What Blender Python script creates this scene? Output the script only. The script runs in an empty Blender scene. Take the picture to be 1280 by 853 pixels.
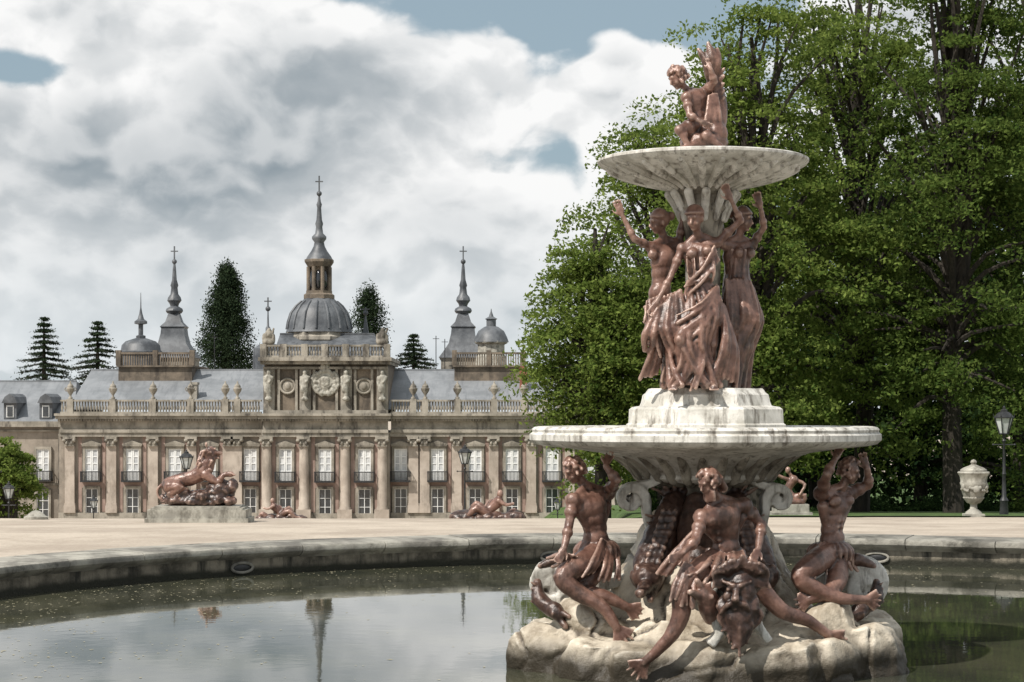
import bpy, math, random
import numpy as np
from mathutils import Vector, Matrix, noise
random.seed(7); rng=np.random.default_rng(7)
scene=bpy.context.scene; COL=scene.collection
R=math.radians; PI=math.pi
F=2500.0; H=515.0
def W(px,py,dy=0.0,D=20.0):
    d=D+dy
    return Vector(((px-640)*d/F,d,(H-py)*d/F))
def sm(t):
    t=max(0,min(1,t)); return t*t*(3-2*t)
# ---------------------------------------------------------------- materials
class NT:
    def __init__(s,nt): s.nt=nt
    def n(s,t,**k):
        a=s.nt.nodes.new(t)
        for x,v in k.items(): setattr(a,x,v)
        return a
    def l(s,a,b): s.nt.links.new(a,b)
    def m(s,op,a,b=None,c=None,clamp=False):
        q=s.n('ShaderNodeMath',operation=op); q.use_clamp=clamp
        for i,v in enumerate((a,b,c)):
            if v is None: continue
            if isinstance(v,(int,float)): q.inputs[i].default_value=v
            else: s.l(v,q.inputs[i])
        return q.outputs[0]
    def mix(s,f,a,b,bt='MIX'):
        q=s.n('ShaderNodeMix',data_type='RGBA',blend_type=bt)
        for i,v in ((0,f),(6,a),(7,b)):
            if isinstance(v,(int,float)): q.inputs[i].default_value=v
            elif isinstance(v,tuple): q.inputs[i].default_value=(*v,1)
            else: s.l(v,q.inputs[i])
        return q.outputs[2]
    def noise(s,vec,scale,detail=6,rough=.6,dist=0):
        q=s.n('ShaderNodeTexNoise'); q.inputs['Scale'].default_value=scale
        q.inputs['Detail'].default_value=detail; q.inputs['Roughness'].default_value=rough
        q.inputs['Distortion'].default_value=dist
        s.l(vec,q.inputs['Vector']); return q.outputs['Fac']
    def rng(s,v,a,b,c=0,d=1,smooth=True):
        q=s.n('ShaderNodeMapRange'); q.interpolation_type='SMOOTHSTEP' if smooth else 'LINEAR'
        for i,x in enumerate((v,a,b,c,d)):
            if isinstance(x,(int,float)): q.inputs[i].default_value=x
            else: s.l(x,q.inputs[i])
        return q.outputs[0]
def mk(name,c1,c2,scale=3,rough=.7,bump=None,stretch=(1,1,1),point=None,stain=None,metal=0,island=0,spec=.5,lo=.35,hi=.65,low=None):
    m=bpy.data.materials.new(name); m.use_nodes=True; t=NT(m.node_tree)
    p=m.node_tree.nodes['Principled BSDF']
    tc=t.n('ShaderNodeTexCoord'); mp=t.n('ShaderNodeMapping'); mp.inputs['Scale'].default_value=stretch
    t.l(tc.outputs['Object'],mp.inputs['Vector']); v=mp.outputs[0]
    f=t.rng(t.noise(v,scale,6,.65),lo,hi)
    col=t.mix(f,c1,c2)
    if stain:
        sc,sst,cs,amt=stain
        mp2=t.n('ShaderNodeMapping'); mp2.inputs['Scale'].default_value=sst
        t.l(tc.outputs['Object'],mp2.inputs['Vector'])
        g=t.m('MULTIPLY',t.rng(t.noise(mp2.outputs[0],sc,6,.7),.48,.68),amt)
        col=t.mix(g,col,cs)
    if island:
        ge=t.n('ShaderNodeNewGeometry')
        g=t.m('MULTIPLY_ADD',ge.outputs['Random Per Island'],island,1-island/2)
        hs=t.n('ShaderNodeHueSaturation'); t.l(g,hs.inputs['Value']); t.l(col,hs.inputs['Color']); col=hs.outputs[0]
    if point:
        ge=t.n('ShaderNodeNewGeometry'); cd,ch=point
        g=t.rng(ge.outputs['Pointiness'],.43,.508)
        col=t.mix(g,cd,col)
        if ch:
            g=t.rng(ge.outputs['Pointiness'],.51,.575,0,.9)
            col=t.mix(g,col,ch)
    if low:
        zc,wd,cl=low; sp_=t.n('ShaderNodeSeparateXYZ'); t.l(tc.outputs['Object'],sp_.inputs[0])
        zz=t.m('MULTIPLY_ADD',t.noise(v,2.0,5,.6),-wd*1.6,sp_.outputs[2]); g=t.rng(zz,zc-wd*.8,zc+wd*.4,1,0); col=t.mix(g,col,cl)
    t.l(col,p.inputs['Base Color'])
    p.inputs['Roughness'].default_value=rough; p.inputs['Metallic'].default_value=metal
    p.inputs['Specular IOR Level'].default_value=spec
    if bump:
        b=t.n('ShaderNodeBump'); b.inputs['Strength'].default_value=bump[1]; b.inputs['Distance'].default_value=bump[2]
        t.l(t.noise(v,bump[0],5,.7),b.inputs['Height']); t.l(b.outputs[0],p.inputs['Normal'])
    return m
def leafmat(name,c1,c2,c3,tr=.35):
    m=bpy.data.materials.new(name); m.use_nodes=True; t=NT(m.node_tree); t.nt.nodes.clear()
    tc=t.n('ShaderNodeTexCoord'); v=tc.outputs['Object']
    a=t.rng(t.noise(v,.5,2,.5),.38,.62); col=t.mix(a,c1,c2)
    b=t.rng(t.noise(v,4.0,1,.5),.40,.66); col=t.mix(b,col,c3)
    d=t.n('ShaderNodeBsdfDiffuse'); t.l(col,d.inputs[0])
    q=t.n('ShaderNodeBsdfTranslucent'); c2_=t.mix(.5,col,tuple(min(1,x*1.5) for x in c3)); t.l(c2_,q.inputs[0])
    mx=t.n('ShaderNodeMixShader'); mx.inputs[0].default_value=tr; t.l(d.outputs[0],mx.inputs[1]); t.l(q.outputs[0],mx.inputs[2])
    o=t.n('ShaderNodeOutputMaterial'); t.l(mx.outputs[0],o.inputs[0]); return m
M={}
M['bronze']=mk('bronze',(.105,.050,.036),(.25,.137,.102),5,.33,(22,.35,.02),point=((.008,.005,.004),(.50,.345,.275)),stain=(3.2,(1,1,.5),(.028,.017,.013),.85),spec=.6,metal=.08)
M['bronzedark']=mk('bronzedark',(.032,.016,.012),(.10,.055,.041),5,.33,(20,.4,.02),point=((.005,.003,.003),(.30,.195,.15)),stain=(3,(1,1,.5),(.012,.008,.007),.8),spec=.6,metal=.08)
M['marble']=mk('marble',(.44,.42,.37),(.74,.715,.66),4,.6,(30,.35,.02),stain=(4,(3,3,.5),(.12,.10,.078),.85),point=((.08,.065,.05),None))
M['marbleshade']=mk('marbleshade',(.13,.112,.088),(.36,.33,.275),4,.65,(30,.4,.02),stain=(3.5,(3,3,.5),(.035,.027,.02),.95),point=((.03,.023,.018),None))  # streaked marble copy with the shade under the bowls painted into its colour
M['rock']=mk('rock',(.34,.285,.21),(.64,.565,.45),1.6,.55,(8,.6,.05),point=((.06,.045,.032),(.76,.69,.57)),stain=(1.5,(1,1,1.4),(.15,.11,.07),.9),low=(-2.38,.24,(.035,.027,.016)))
M['coping']=mk('coping',(.15,.14,.12),(.36,.34,.29),1.6,.8,(14,.6,.03),stain=(1.3,(1,1,1),(.045,.042,.033),.95),island=.35)
M['poolwall']=mk('poolwall',(.04,.035,.025),(.24,.21,.16),1.8,.8,(9,.6,.05),stain=(1.6,(2,2,.25),(.013,.013,.009),.98),low=(-2.44,.08,(.018,.018,.009)))
M['gravel']=mk('gravel',(.36,.30,.24),(.50,.43,.35),.6,.95,(60,.5,.02),stain=(14,(1,1,1),(.22,.175,.13),.45))
M['grass']=mk('grass',(.03,.06,.012),(.09,.15,.03),2,.95,(40,.8,.05))
M['stone']=mk('stone',(.20,.172,.14),(.33,.285,.235),.35,.85,(4,.4,.05),stain=(.6,(1,1,.25),(.10,.085,.068),.7))
M['stonetrim']=mk('stonetrim',(.21,.19,.155),(.37,.335,.28),.6,.85,(5,.4,.05),stain=(.9,(1,1,.3),(.05,.043,.036),.9))
M['column']=mk('column',(.34,.285,.235),(.48,.415,.35),.5,.8,(5,.3,.04),stain=(.8,(1,1,.3),(.15,.125,.10),.6))
M['panel']=mk('panel',(.25,.175,.145),(.34,.25,.21),.8,.9)
M['attic']=mk('attic',(.10,.082,.063),(.22,.175,.13),.6,.85,(4,.4,.05),stain=(.8,(1,1,.3),(.05,.04,.032),.8))
M['slate']=mk('slate',(.165,.175,.185),(.24,.25,.262),.35,.55,(3,.3,.04),stain=(.9,(2,.3,.3),(.11,.118,.13),.5))
M['lead']=mk('lead',(.055,.060,.068),(.13,.138,.148),.7,.5,(3,.3,.04),stain=(.7,(1,1,.3),(.038,.041,.045),.75))
M['white']=mk('white',(.72,.72,.70),(.82,.82,.80),2,.6)
M['curtain']=mk('curtain',(.42,.43,.44),(.66,.66,.65),.9,.4)
M['glass']=mk('glass',(.015,.018,.022),(.05,.055,.06),.5,.12,spec=.8)
M['iron']=mk('iron',(.012,.013,.014),(.03,.03,.032),6,.5)
M['brick']=mk('brick',(.20,.07,.045),(.30,.12,.08),2,.9)
M['bark']=mk('bark',(.018,.015,.011),(.045,.037,.028),3,.95,(10,.8,.05),stretch=(3,3,.6))
M['urnstone']=mk('urnstone',(.26,.245,.21),(.44,.42,.36),3,.75,(12,.4,.02),stain=(2.5,(1,1,.4),(.09,.08,.062),.8))
M['lampglass']=mk('lampglass',(.45,.47,.46),(.6,.62,.6),3,.2)
M['leaf_a']=leafmat('leaf_a',(.040,.072,.017),(.095,.142,.030),(.195,.25,.062),.40)
M['leaf_b']=leafmat('leaf_b',(.026,.050,.013),(.062,.100,.023),(.125,.17,.042),.38)
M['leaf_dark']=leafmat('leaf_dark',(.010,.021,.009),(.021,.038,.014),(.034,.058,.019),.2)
M['conifer']=leafmat('conifer',(.014,.024,.014),(.026,.040,.022),(.040,.058,.030),.1)
M['fleck']=mk('fleck',(.22,.19,.09),(.5,.46,.34),30,.8)
m=bpy.data.materials.new('water'); m.use_nodes=True; t=NT(m.node_tree); p=m.node_tree.nodes['Principled BSDF']
tc=t.n('ShaderNodeTexCoord'); v=tc.outputs['Object']
c=t.mix(t.rng(t.noise(v,.5,5,.6),.4,.65),(.045,.048,.034),(.08,.08,.05)); t.l(c,p.inputs['Base Color'])
p.inputs['Roughness'].default_value=.012; p.inputs['IOR'].default_value=1.8
b=t.n('ShaderNodeBump'); b.inputs['Strength'].default_value=.11; b.inputs['Distance'].default_value=.006
t.l(t.noise(v,3.5,4,.55),b.inputs['Height']); t.l(b.outputs[0],p.inputs['Normal']); M['water']=m
# ---------------------------------------------------------------- mesh builder
def basis(d):
    d=d.normalized(); a=Vector((0,0,1)) if abs(d.z)<.9 else Vector((1,0,0))
    x=d.cross(a).normalized(); return x,d.cross(x).normalized(),d
class MB:
    def __init__(s): s.v=[]; s.f=[]
    def add(s,vs,fs):
        o=len(s.v); s.v+=[tuple(x) for x in vs]; s.f+=[tuple(i+o for i in q) for q in fs]
    def box(s,x0,x1,y0,y1,z0,z1,rot=0,c=None):
        vs=[Vector((x,y,z)) for x in (x0,x1) for y in (y0,y1) for z in (z0,z1)]
        if rot:
            c=c or Vector(((x0+x1)/2,(y0+y1)/2,0)); m=Matrix.Rotation(rot,3,'Z'); vs=[m@(q-c)+c for q in vs]
        s.add(vs,[(0,1,3,2),(4,6,7,5),(0,4,5,1),(2,3,7,6),(0,2,6,4),(1,5,7,3)])
    def lathe(s,prof,c=(0,0,0),n=24,rot=0,sx=1,sy=1,mod=None):
        vs=[];fs=[]
        for i,pt in enumerate(prof):
            for k in range(n):
                a=rot+2*PI*k/n; r=pt[0]
                if len(pt)>2 and mod: r*=1+pt[2]*math.cos(mod*a)
                vs.append((c[0]+r*sx*math.cos(a),c[1]+r*sy*math.sin(a),c[2]+pt[1]))
        L=len(prof)
        for i in range(L-1):
            for k in range(n):
                fs.append((i*n+k,i*n+(k+1)%n,(i+1)*n+(k+1)%n,(i+1)*n+k))
        if prof[0][0]>1e-4: fs.append(tuple(range(n-1,-1,-1)))
        if prof[-1][0]>1e-4: fs.append(tuple((L-1)*n+k for k in range(n)))
        s.add(vs,fs)
    def tube(s,pts,rad,n=8):
        pts=[Vector(p) for p in pts]; L=len(pts); vs=[];fs=[]
        if isinstance(rad,(int,float)): rad=[rad]*L
        x,y,_=basis(pts[1]-pts[0])
        for i,p in enumerate(pts):
            d=(pts[min(i+1,L-1)]-pts[max(i-1,0)]).normalized()
            x=(x-d*x.dot(d)).normalized(); y=d.cross(x)
            for k in range(n):
                a=2*PI*k/n; vs.append(p+(x*math.cos(a)+y*math.sin(a))*rad[i])
        for i in range(L-1):
            for k in range(n): fs.append((i*n+k,i*n+(k+1)%n,(i+1)*n+(k+1)%n,(i+1)*n+k))
        fs.append(tuple(range(n-1,-1,-1))); fs.append(tuple((L-1)*n+k for k in range(n)))
        s.add(vs,fs)
    def cap(s,p0,p1,r0,r1,n=10):
        p0=Vector(p0);p1=Vector(p1); d=p1-p0
        if d.length<1e-5: d=Vector((0,0,1e-4)); p1=p0+d
        u=d.normalized(); P=[];Q=[]
        for a in (80,50,20): P.append(p0-u*r0*math.sin(R(a))); Q.append(r0*math.cos(R(a)))
        for a in (20,50,80): P.append(p1+u*r1*math.sin(R(a))); Q.append(r1*math.cos(R(a)))
        s.tube(P,Q,n)
    def chain(s,pts,rad,n=10,sub=4):
        pts=[Vector(p) for p in pts]; P=[];Q=[]
        L=len(pts)
        for i in range(L-1):
            a=pts[max(i-1,0)];b=pts[i];c=pts[i+1];d=pts[min(i+2,L-1)]
            for k in range(sub):
                t=k/sub
                P.append(.5*((2*b)+(c-a)*t+(2*a-5*b+4*c-d)*t*t+(3*b-a-3*c+d)*t**3)); Q.append(rad[i]*(1-t)+rad[i+1]*t)
        P.append(pts[-1]);Q.append(rad[-1]); s.tube(P,Q,n)
        s.ell(P[0],(Q[0],)*3); s.ell(P[-1],(Q[-1],)*3)
    def ell(s,c,r,ax=None,nu=12,nv=8):
        c=Vector(c)
        if isinstance(r,(int,float)): r=(r,r,r)
        ax=ax or (Vector((1,0,0)),Vector((0,1,0)),Vector((0,0,1)))
        vs=[];fs=[]
        for i in range(1,nv):
            th=PI*i/nv
            for k in range(nu):
                a=2*PI*k/nu
                vs.append(c+ax[0]*r[0]*math.sin(th)*math.cos(a)+ax[1]*r[1]*math.sin(th)*math.sin(a)+ax[2]*r[2]*math.cos(th))
        t=len(vs); vs.append(c+ax[2]*r[2]); vs.append(c-ax[2]*r[2])
        for i in range(nv-2):
            for k in range(nu): fs.append((i*nu+k,(i+1)*nu+k,(i+1)*nu+(k+1)%nu,i*nu+(k+1)%nu))
        for k in range(nu):
            fs.append((t,k,(k+1)%nu)); fs.append((t+1,(nv-2)*nu+(k+1)%nu,(nv-2)*nu+k))
        s.add(vs,fs)
    def prism(s,poly,y0,y1):
        n=len(poly); vs=[(x,y0,z) for x,z in poly]+[(x,y1,z) for x,z in poly]
        fs=[tuple(range(n)),tuple(range(2*n-1,n-1,-1))]+[(i,i+n,(i+1)%n+n,(i+1)%n) for i in range(n)]
        s.add(vs,fs)
    def sweep(s,pts,lat,w,th,w1=None):
        pts=[Vector(p) for p in pts]; lat=Vector(lat).normalized(); L=len(pts); vs=[];fs=[]
        for i,p in enumerate(pts):
            d=(pts[min(i+1,L-1)]-pts[max(i-1,0)]).normalized(); nn=lat.cross(d).normalized()
            k=i/(L-1); ww=w*(1-k)+(w1 if w1 is not None else w)*k
            for a,b in ((-1,-1),(-.7,-1.25),(.7,-1.25),(1,-1),(1,1),(.7,.7),(-.7,.7),(-1,1)): vs.append(p+lat*a*ww/2+nn*b*th/2)
        for i in range(L-1):
            for k in range(8): fs.append((i*8+k,i*8+(k+1)%8,(i+1)*8+(k+1)%8,(i+1)*8+k))
        fs.append(tuple(range(7,-1,-1))); fs.append(tuple((L-1)*8+k for k in range(8))); s.add(vs,fs)
    def mesh(s,name):
        me=bpy.data.meshes.new(name); me.from_pydata(s.v,[],s.f); me.update(); return me
def link(name,me,mat,parent=None,smooth=True,ang=35):
    o=bpy.data.objects.new(name,me); COL.objects.link(o)
    if mat: me.materials.clear(); me.materials.append(mat)
    if smooth:
        me.shade_smooth()
        try: me.set_sharp_from_angle(angle=R(ang))
        except Exception: pass
    if parent:
        o.parent=parent
        if parent.type=='EMPTY': o.matrix_parent_inverse=Matrix.Translation(parent.location).inverted()
    return o
def obj(name,mb,mat,parent=None,smooth=True,ang=35): return link(name,mb.mesh(name),M[mat],parent,smooth,ang)
def sculpt(name,mb,mat,parent=None,voxel=.014,sm_it=2,disp=0,dscale=4,fn=None):
    me=mb.mesh(name); o=link(name,me,M[mat],parent,False)
    r=o.modifiers.new('r','REMESH'); r.mode='VOXEL'; r.voxel_size=voxel; r.use_smooth_shade=True
    if sm_it:
        s=o.modifiers.new('s','SMOOTH'); s.iterations=sm_it; s.factor=.5
    dg=bpy.context.evaluated_depsgraph_get(); nm=bpy.data.meshes.new_from_object(o.evaluated_get(dg))
    o.modifiers.clear(); o.data=nm; nm.materials.clear(); nm.materials.append(M[mat])
    if disp:
        n=len(nm.vertices); co=np.empty(n*3); no=np.empty(n*3)
        nm.vertices.foreach_get('co',co); nm.vertices.foreach_get('normal',no); co=co.reshape(-1,3); no=no.reshape(-1,3)
        for i in range(n):
            p=Vector(co[i]); k=noise.fractal(p*dscale,1.0,2.0,4)
            if fn: k=fn(p,k)
            co[i]+=no[i]*k*disp
        nm.vertices.foreach_set('co',co.ravel()); nm.update()
    nm.shade_smooth(); return o
def thing(name,label,cat,loc=(0,0,0),group=None):
    o=bpy.data.objects.new(name,None); COL.objects.link(o); o.location=loc; o['label']=label; o['category']=cat
    if group:o['group']=group
    return o
def tag(o,label,cat,group=None,kind=None):
    o['label']=label;o['category']=cat
    if group:o['group']=group
    if kind:o['kind']=kind
    return o
def struct(o): o['kind']='structure'; return o
def dup(root,loc,label,group=None):
    r=root.copy(); COL.objects.link(r); r.location=loc; r['label']=label
    if group:r['group']=group
    for ch in list(root.children):
        c=ch.copy(); COL.objects.link(c); c.parent=r
        for g in ch.children:
            d=g.copy(); COL.objects.link(d); d.parent=c
    return r
# ---------------------------------------------------------------- camera, world, sun
cd=bpy.data.cameras.new('camera'); cam=bpy.data.objects.new('camera',cd); COL.objects.link(cam)
cam.rotation_euler=(PI/2,0,0); cd.sensor_width=36; cd.lens=36*F/1280; cd.shift_y=(H-426.5)/1280; cd.clip_end=6000; cd.clip_start=.1
scene.camera=cam
scene.view_settings.view_transform='Standard'; scene.view_settings.look='None'; scene.view_settings.exposure=0
sd=Vector((-.52,-.48,.86)).normalized()
el=math.asin(sd.z); az=math.atan2(sd.x,sd.y)
sl=bpy.data.lights.new('sun','SUN'); sl.energy=5.0; sl.angle=R(.5); sl.color=(1,.95,.88)
so=bpy.data.objects.new('sun',sl); COL.objects.link(so); so.rotation_euler=(-sd).to_track_quat('-Z','Y').to_euler()
w=bpy.data.worlds.new('World'); scene.world=w; w.use_nodes=True; t=NT(w.node_tree); t.nt.nodes.clear()
sky=t.n('ShaderNodeTexSky'); sky.sky_type='NISHITA'; sky.sun_disc=False; sky.sun_elevation=el; sky.sun_rotation=az
sky.air_density=1.0; sky.dust_density=1.5
bg1=t.n('ShaderNodeBackground'); bg1.inputs[1].default_value=.085
skc=t.mix(.68,sky.outputs[0],(4.5,5.8,6.5)); t.l(skc,bg1.inputs[0])
tc=t.n('ShaderNodeTexCoord'); G=tc.outputs['Generated']
sp=t.n('ShaderNodeSeparateXYZ'); t.l(G,sp.inputs[0]); X,Y,Z=sp.outputs
wn=t.n('ShaderNodeTexNoise'); wn.inputs['Scale'].default_value=12; wn.inputs['Detail'].default_value=5; t.l(G,wn.inputs['Vector'])
wv=t.n('ShaderNodeVectorMath',operation='MULTIPLY_ADD'); t.l(wn.outputs['Color'],wv.inputs[0]); wv.inputs[1].default_value=(.035,.035,.035); t.l(G,wv.inputs[2])
def dens(off):
    a=t.n('ShaderNodeVectorMath',operation='ADD'); t.l(wv.outputs[0],a.inputs[0]); a.inputs[1].default_value=off
    mp=t.n('ShaderNodeMapping'); mp.inputs['Scale'].default_value=(1,1,1.5); mp.inputs['Location'].default_value=(.37,.1,.24); t.l(a.outputs[0],mp.inputs['Vector'])
    n1=t.noise(mp.outputs[0],6.5,9,.56,0); n2=t.noise(mp.outputs[0],3.0,2,.5)
    vo=t.n('ShaderNodeTexVoronoi',feature='F1'); vo.inputs['Scale'].default_value=13; vo.inputs['Detail'].default_value=2; vo.inputs['Roughness'].default_value=.5; vo.inputs['Lacunarity'].default_value=2.3
    t.l(mp.outputs[0],vo.inputs['Vector'])
    b_=t.m('MULTIPLY_ADD',vo.outputs['Distance'],-.16,.10)
    return t.m('ADD',b_,t.m('MULTIPLY_ADD',n2,.55,t.m('MULTIPLY',n1,.55)))
def blob(u0,v0,a,b,A):
    du=t.m('DIVIDE',t.m('SUBTRACT',X,u0),a); dv=t.m('DIVIDE',t.m('SUBTRACT',Z,v0),b)
    q=t.m('ADD',t.m('MULTIPLY',du,du),t.m('MULTIPLY',dv,dv))
    return t.m('MULTIPLY',t.m('EXPONENT',t.m('MULTIPLY',q,-1)),A)
def UV(px,py): return ((px-640)/F,(H-py)/F)
front=t.m('GREATER_THAN',Y,0)
def field(L):
    bias=None
    for (px,py,a,b,A) in L:
        u,v=UV(px,py); q=blob(u,v,a,b,A); bias=q if bias is None else t.m('ADD',bias,q)
    return t.m('MULTIPLY',bias,front)
bias=field(((400,130,.13,.055,.19),(790,110,.035,.03,.26),(40,200,.06,.03,.12),(640,0,.075,.018,-.30),(705,60,.018,.022,-.14),(890,30,.05,.03,-.24),(25,105,.045,.010,-.18),(90,30,.06,.015,.12),(620,260,.08,.02,.10),(250,300,.2,.03,.10),(300,400,.35,.03,.08),(640,400,.1,.03,.08),(690,220,.03,.02,-.08)))
bias=t.m('ADD',bias,.045)
d0=t.m('ADD',dens((0,0,0)),bias); d1=t.m('ADD',dens((-.006,-.004,.011)),bias)
cover=t.rng(d0,.51,.58)
lit=t.rng(t.m('SUBTRACT',d0,d1),-.055,.055)
thick=t.rng(d0,.56,.84,1,0)
sb=field(((430,140,.13,.040,-.26),(250,230,.07,.02,-.12),(800,110,.04,.04,.25),(90,60,.08,.04,.14),(480,45,.12,.014,.18),(640,60,.03,.02,.15)))
lown=t.rng(t.noise(wv.outputs[0],4.5,2,.5),.35,.65,-.10,.10)
shade=t.m('ADD',t.m('ADD',t.m('ADD',sb,lown),t.m('MULTIPLY',lit,.50)),t.m('MULTIPLY_ADD',thick,.56,.14),None,True)
ccol=t.mix(shade,(.29,.345,.385),(.99,.99,.985))
hz=t.rng(Z,.0,.12,.72,0); ccol=t.mix(hz,ccol,(.68,.745,.78))
bg2=t.n('ShaderNodeBackground'); t.l(ccol,bg2.inputs[0]); bg2.inputs[1].default_value=.97
cov=t.m('MAXIMUM',cover,t.rng(Z,.0,.09,.8,0))
ms=t.n('ShaderNodeMixShader'); t.l(cov,ms.inputs[0]); t.l(bg1.outputs[0],ms.inputs[1]); t.l(bg2.outputs[0],ms.inputs[2])
ow=t.n('ShaderNodeOutputWorld'); t.l(ms.outputs[0],ow.inputs[0])
# ---------------------------------------------------------------- ground, pool
PC=Vector((2.84,22.5)); PR=10.7; WZ=-2.504
def g(x,y):
    if y<34: return -2.08
    if y<44: return -2.08-.026*(y-34)
    a=max(-10.9,-2.34-.10*(y-44)); b=max(-10.9,-2.34-.045*(y-44)); k=sm((x-.02*y)/3)
    return a*(1-k)+b*k
rad=[11.69,12.2]+[13+.7*i for i in range(26)]+[32,34,37,40,45,50,56,64,74,86,100,120,150,200,300,500,900,1600,3000]
NA=260
def polar(cond,off):
    mb=MB(); idx={}
    def vid(i,k):
        k%=NA
        if (i,k) not in idx:
            a=2*PI*k/NA; x=PC.x+rad[i]*math.cos(a); y=PC.y+rad[i]*math.sin(a)
            idx[(i,k)]=len(mb.v); mb.v.append((x,y,g(x,y)+off))
        return idx[(i,k)]
    for i in range(len(rad)-1):
        for k in range(NA):
            a=2*PI*(k+.5)/NA; r=(rad[i]+rad[i+1])/2
            if cond(PC.x+r*math.cos(a),PC.y+r*math.sin(a)): mb.f.append((vid(i,k),vid(i+1,k),vid(i+1,k+1),vid(i,k+1)))
    return mb
struct(obj('ground',polar(lambda x,y:True,0),'gravel',ang=180))
struct(obj('lawn',polar(lambda x,y:x-.02*y>1 and y>46.5 and x<200 and y<400,.03),'grass',ang=180))
mb=MB(); mb.add([(PC.x+(PR+.1)*math.cos(2*PI*i/128),PC.y+(PR+.1)*math.sin(2*PI*i/128),WZ) for i in range(128)],[tuple(range(128))])
struct(obj('water',mb,'water',smooth=False))
pool=thing('pool_basin','round stone pool basin with pale moulded coping and dark algae stained wall','pool',(PC.x,PC.y,-2.7))
mb=MB()
wp=[(PR+.02,-2.9),(PR,-2.45),(PR,-2.25),(PR+.5,-2.25)]
vs=[];fs=[]
for r,z in wp:
    for k in range(200): a=2*PI*k/200; vs.append((PC.x+r*math.cos(a),PC.y+r*math.sin(a),z))
for i in range(3):
    for k in range(200): fs.append((i*200+k,i*200+(k+1)%200,(i+1)*200+(k+1)%200,(i+1)*200+k))
mb.add(vs,fs); obj('wall',mb,'poolwall',pool)
mb=MB(); NS=46
prof=[(11.68,-2.28),(10.72,-2.28),(10.68,-2.24),(10.64,-2.225),(10.60,-2.20),(10.565,-2.165),(10.56,-2.12),(10.575,-2.085),(10.62,-2.068),(10.9,-2.06),(11.66,-2.058),(11.69,-2.08)]
for k in range(NS):
    a0=2*PI*k/NS+.0007; a1=2*PI*(k+1)/NS-.0007; dz=random.uniform(-.007,.007); vs=[];fs=[]; n=len(prof)
    for j in range(5):
        a=a0+(a1-a0)*j/4
        for r,z in prof: vs.append((PC.x+(r+dz)*math.cos(a),PC.y+(r+dz)*math.sin(a),z+dz*.7+.004*noise.noise(Vector((r*3,a*40,z*9)))))
    for j in range(4):
        for i in range(n): fs.append((j*n+i,(j+1)*n+i,(j+1)*n+(i+1)%n,j*n+(i+1)%n))
    fs.append(tuple(range(n))); fs.append(tuple(4*n+i for i in range(n-1,-1,-1))); mb.add(vs,fs)
obj('coping',mb,'coping',pool)
for px,py in ((302,708),(690,690),(1096,694)):
    dx=(px-640)/F
    A=1+dx*dx; B=-2*(dx*PC.x+PC.y); Cc=PC.x**2+PC.y**2-(PR-.0)**2
    dd=(-B+math.sqrt(B*B-4*A*Cc))/(2*A); p=Vector((dx*dd,dd,-2.385)); nrm=Vector((PC.x-p.x,PC.y-p.y,0)).normalized(); s_=nrm.cross(Vector((0,0,1)))
    mb=MB(); pts=[p+nrm*.02+s_*.19*math.cos(a)+Vector((0,0,.075*math.sin(a))) for a in [2*PI*i/20 for i in range(21)]]
    mb.tube(pts,.022,8); o=obj('drain_collar',mb,'coping',pool)
    mb=MB(); mb.ell(p+nrm*.0,(.18,.03,.065),(s_,nrm,Vector((0,0,1)))); obj('drain_hole',mb,'iron',o)
mb=MB()
for i in range(6500):
    a=random.uniform(0,2*PI); r=PR-.10-abs(random.gauss(0,2.1))
    if r<2.2: continue
    if noise.noise(Vector((r*.9,math.cos(a)*7,math.sin(a)*7)))<-.12 and random.random()<.8: continue
    x=PC.x+r*math.cos(a); y=PC.y+r*math.sin(a)
    s_=random.uniform(.006,.028)*(1.5 if random.random()<.1 else 1); an=random.uniform(0,PI); c_=math.cos(an)*s_; q_=math.sin(an)*s_; z=WZ+.004
    mb.add([(x+c_,y+q_,z),(x-q_*.6,y+c_*.6,z),(x-c_,y-q_,z),(x+q_*.6,y-c_*.6,z)],[(0,1,2,3)])
tag(obj('floating_petals',mb,'fleck',smooth=False),'pale petals and leaf flecks scattered over the pool water','floating petals',kind='stuff')
# ---------------------------------------------------------------- figures
UP=Vector((0,0,1))
def head(S,c,up,fd,s=1,beard=False):
    up=up.normalized(); fd=(fd-up*fd.dot(up)).normalized(); rt=fd.cross(up); ax=(rt,fd,up)
    S.ell(c+up*.015*s,(.074*s,.092*s,.094*s),ax); S.ell(c+fd*.028*s-up*.035*s,(.058*s,.068*s,.080*s),ax)
    S.ell(c+fd*.062*s-up*.090*s,(.028*s,.026*s,.022*s),ax)
    S.cap(c+fd*.094*s+up*.012*s,c+fd*.114*s-up*.028*s,.009*s,.014*s)
    S.cap(c+fd*.086*s+up*.028*s-rt*.036*s,c+fd*.086*s+up*.028*s+rt*.036*s,.012*s,.012*s)
    S.ell(c+fd*.092*s-up*.057*s,(.022*s,.013*s,.010*s),ax)
    for k in (-1,1):
        S.ell(c+fd*.072*s+rt*k*.030*s+up*.002*s,(.013*s,.012*s,.010*s),ax)
        S.ell(c+fd*.066*s+rt*k*.034*s-up*.035*s,(.022*s,.02*s,.024*s),ax)
        S.ell(c+rt*k*.074*s-up*.012*s,(.012*s,.02*s,.03*s),ax)
    if beard:
        for i in range(12):
            a=(i-5.5)/5.5; q=c+fd*(.075-.04*abs(a))*s+rt*a*.06*s-up*.07*s
            S.cap(q,q-up*.075*s+fd*.02*s+rt*a*.01,.022*s,.012*s)
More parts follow.
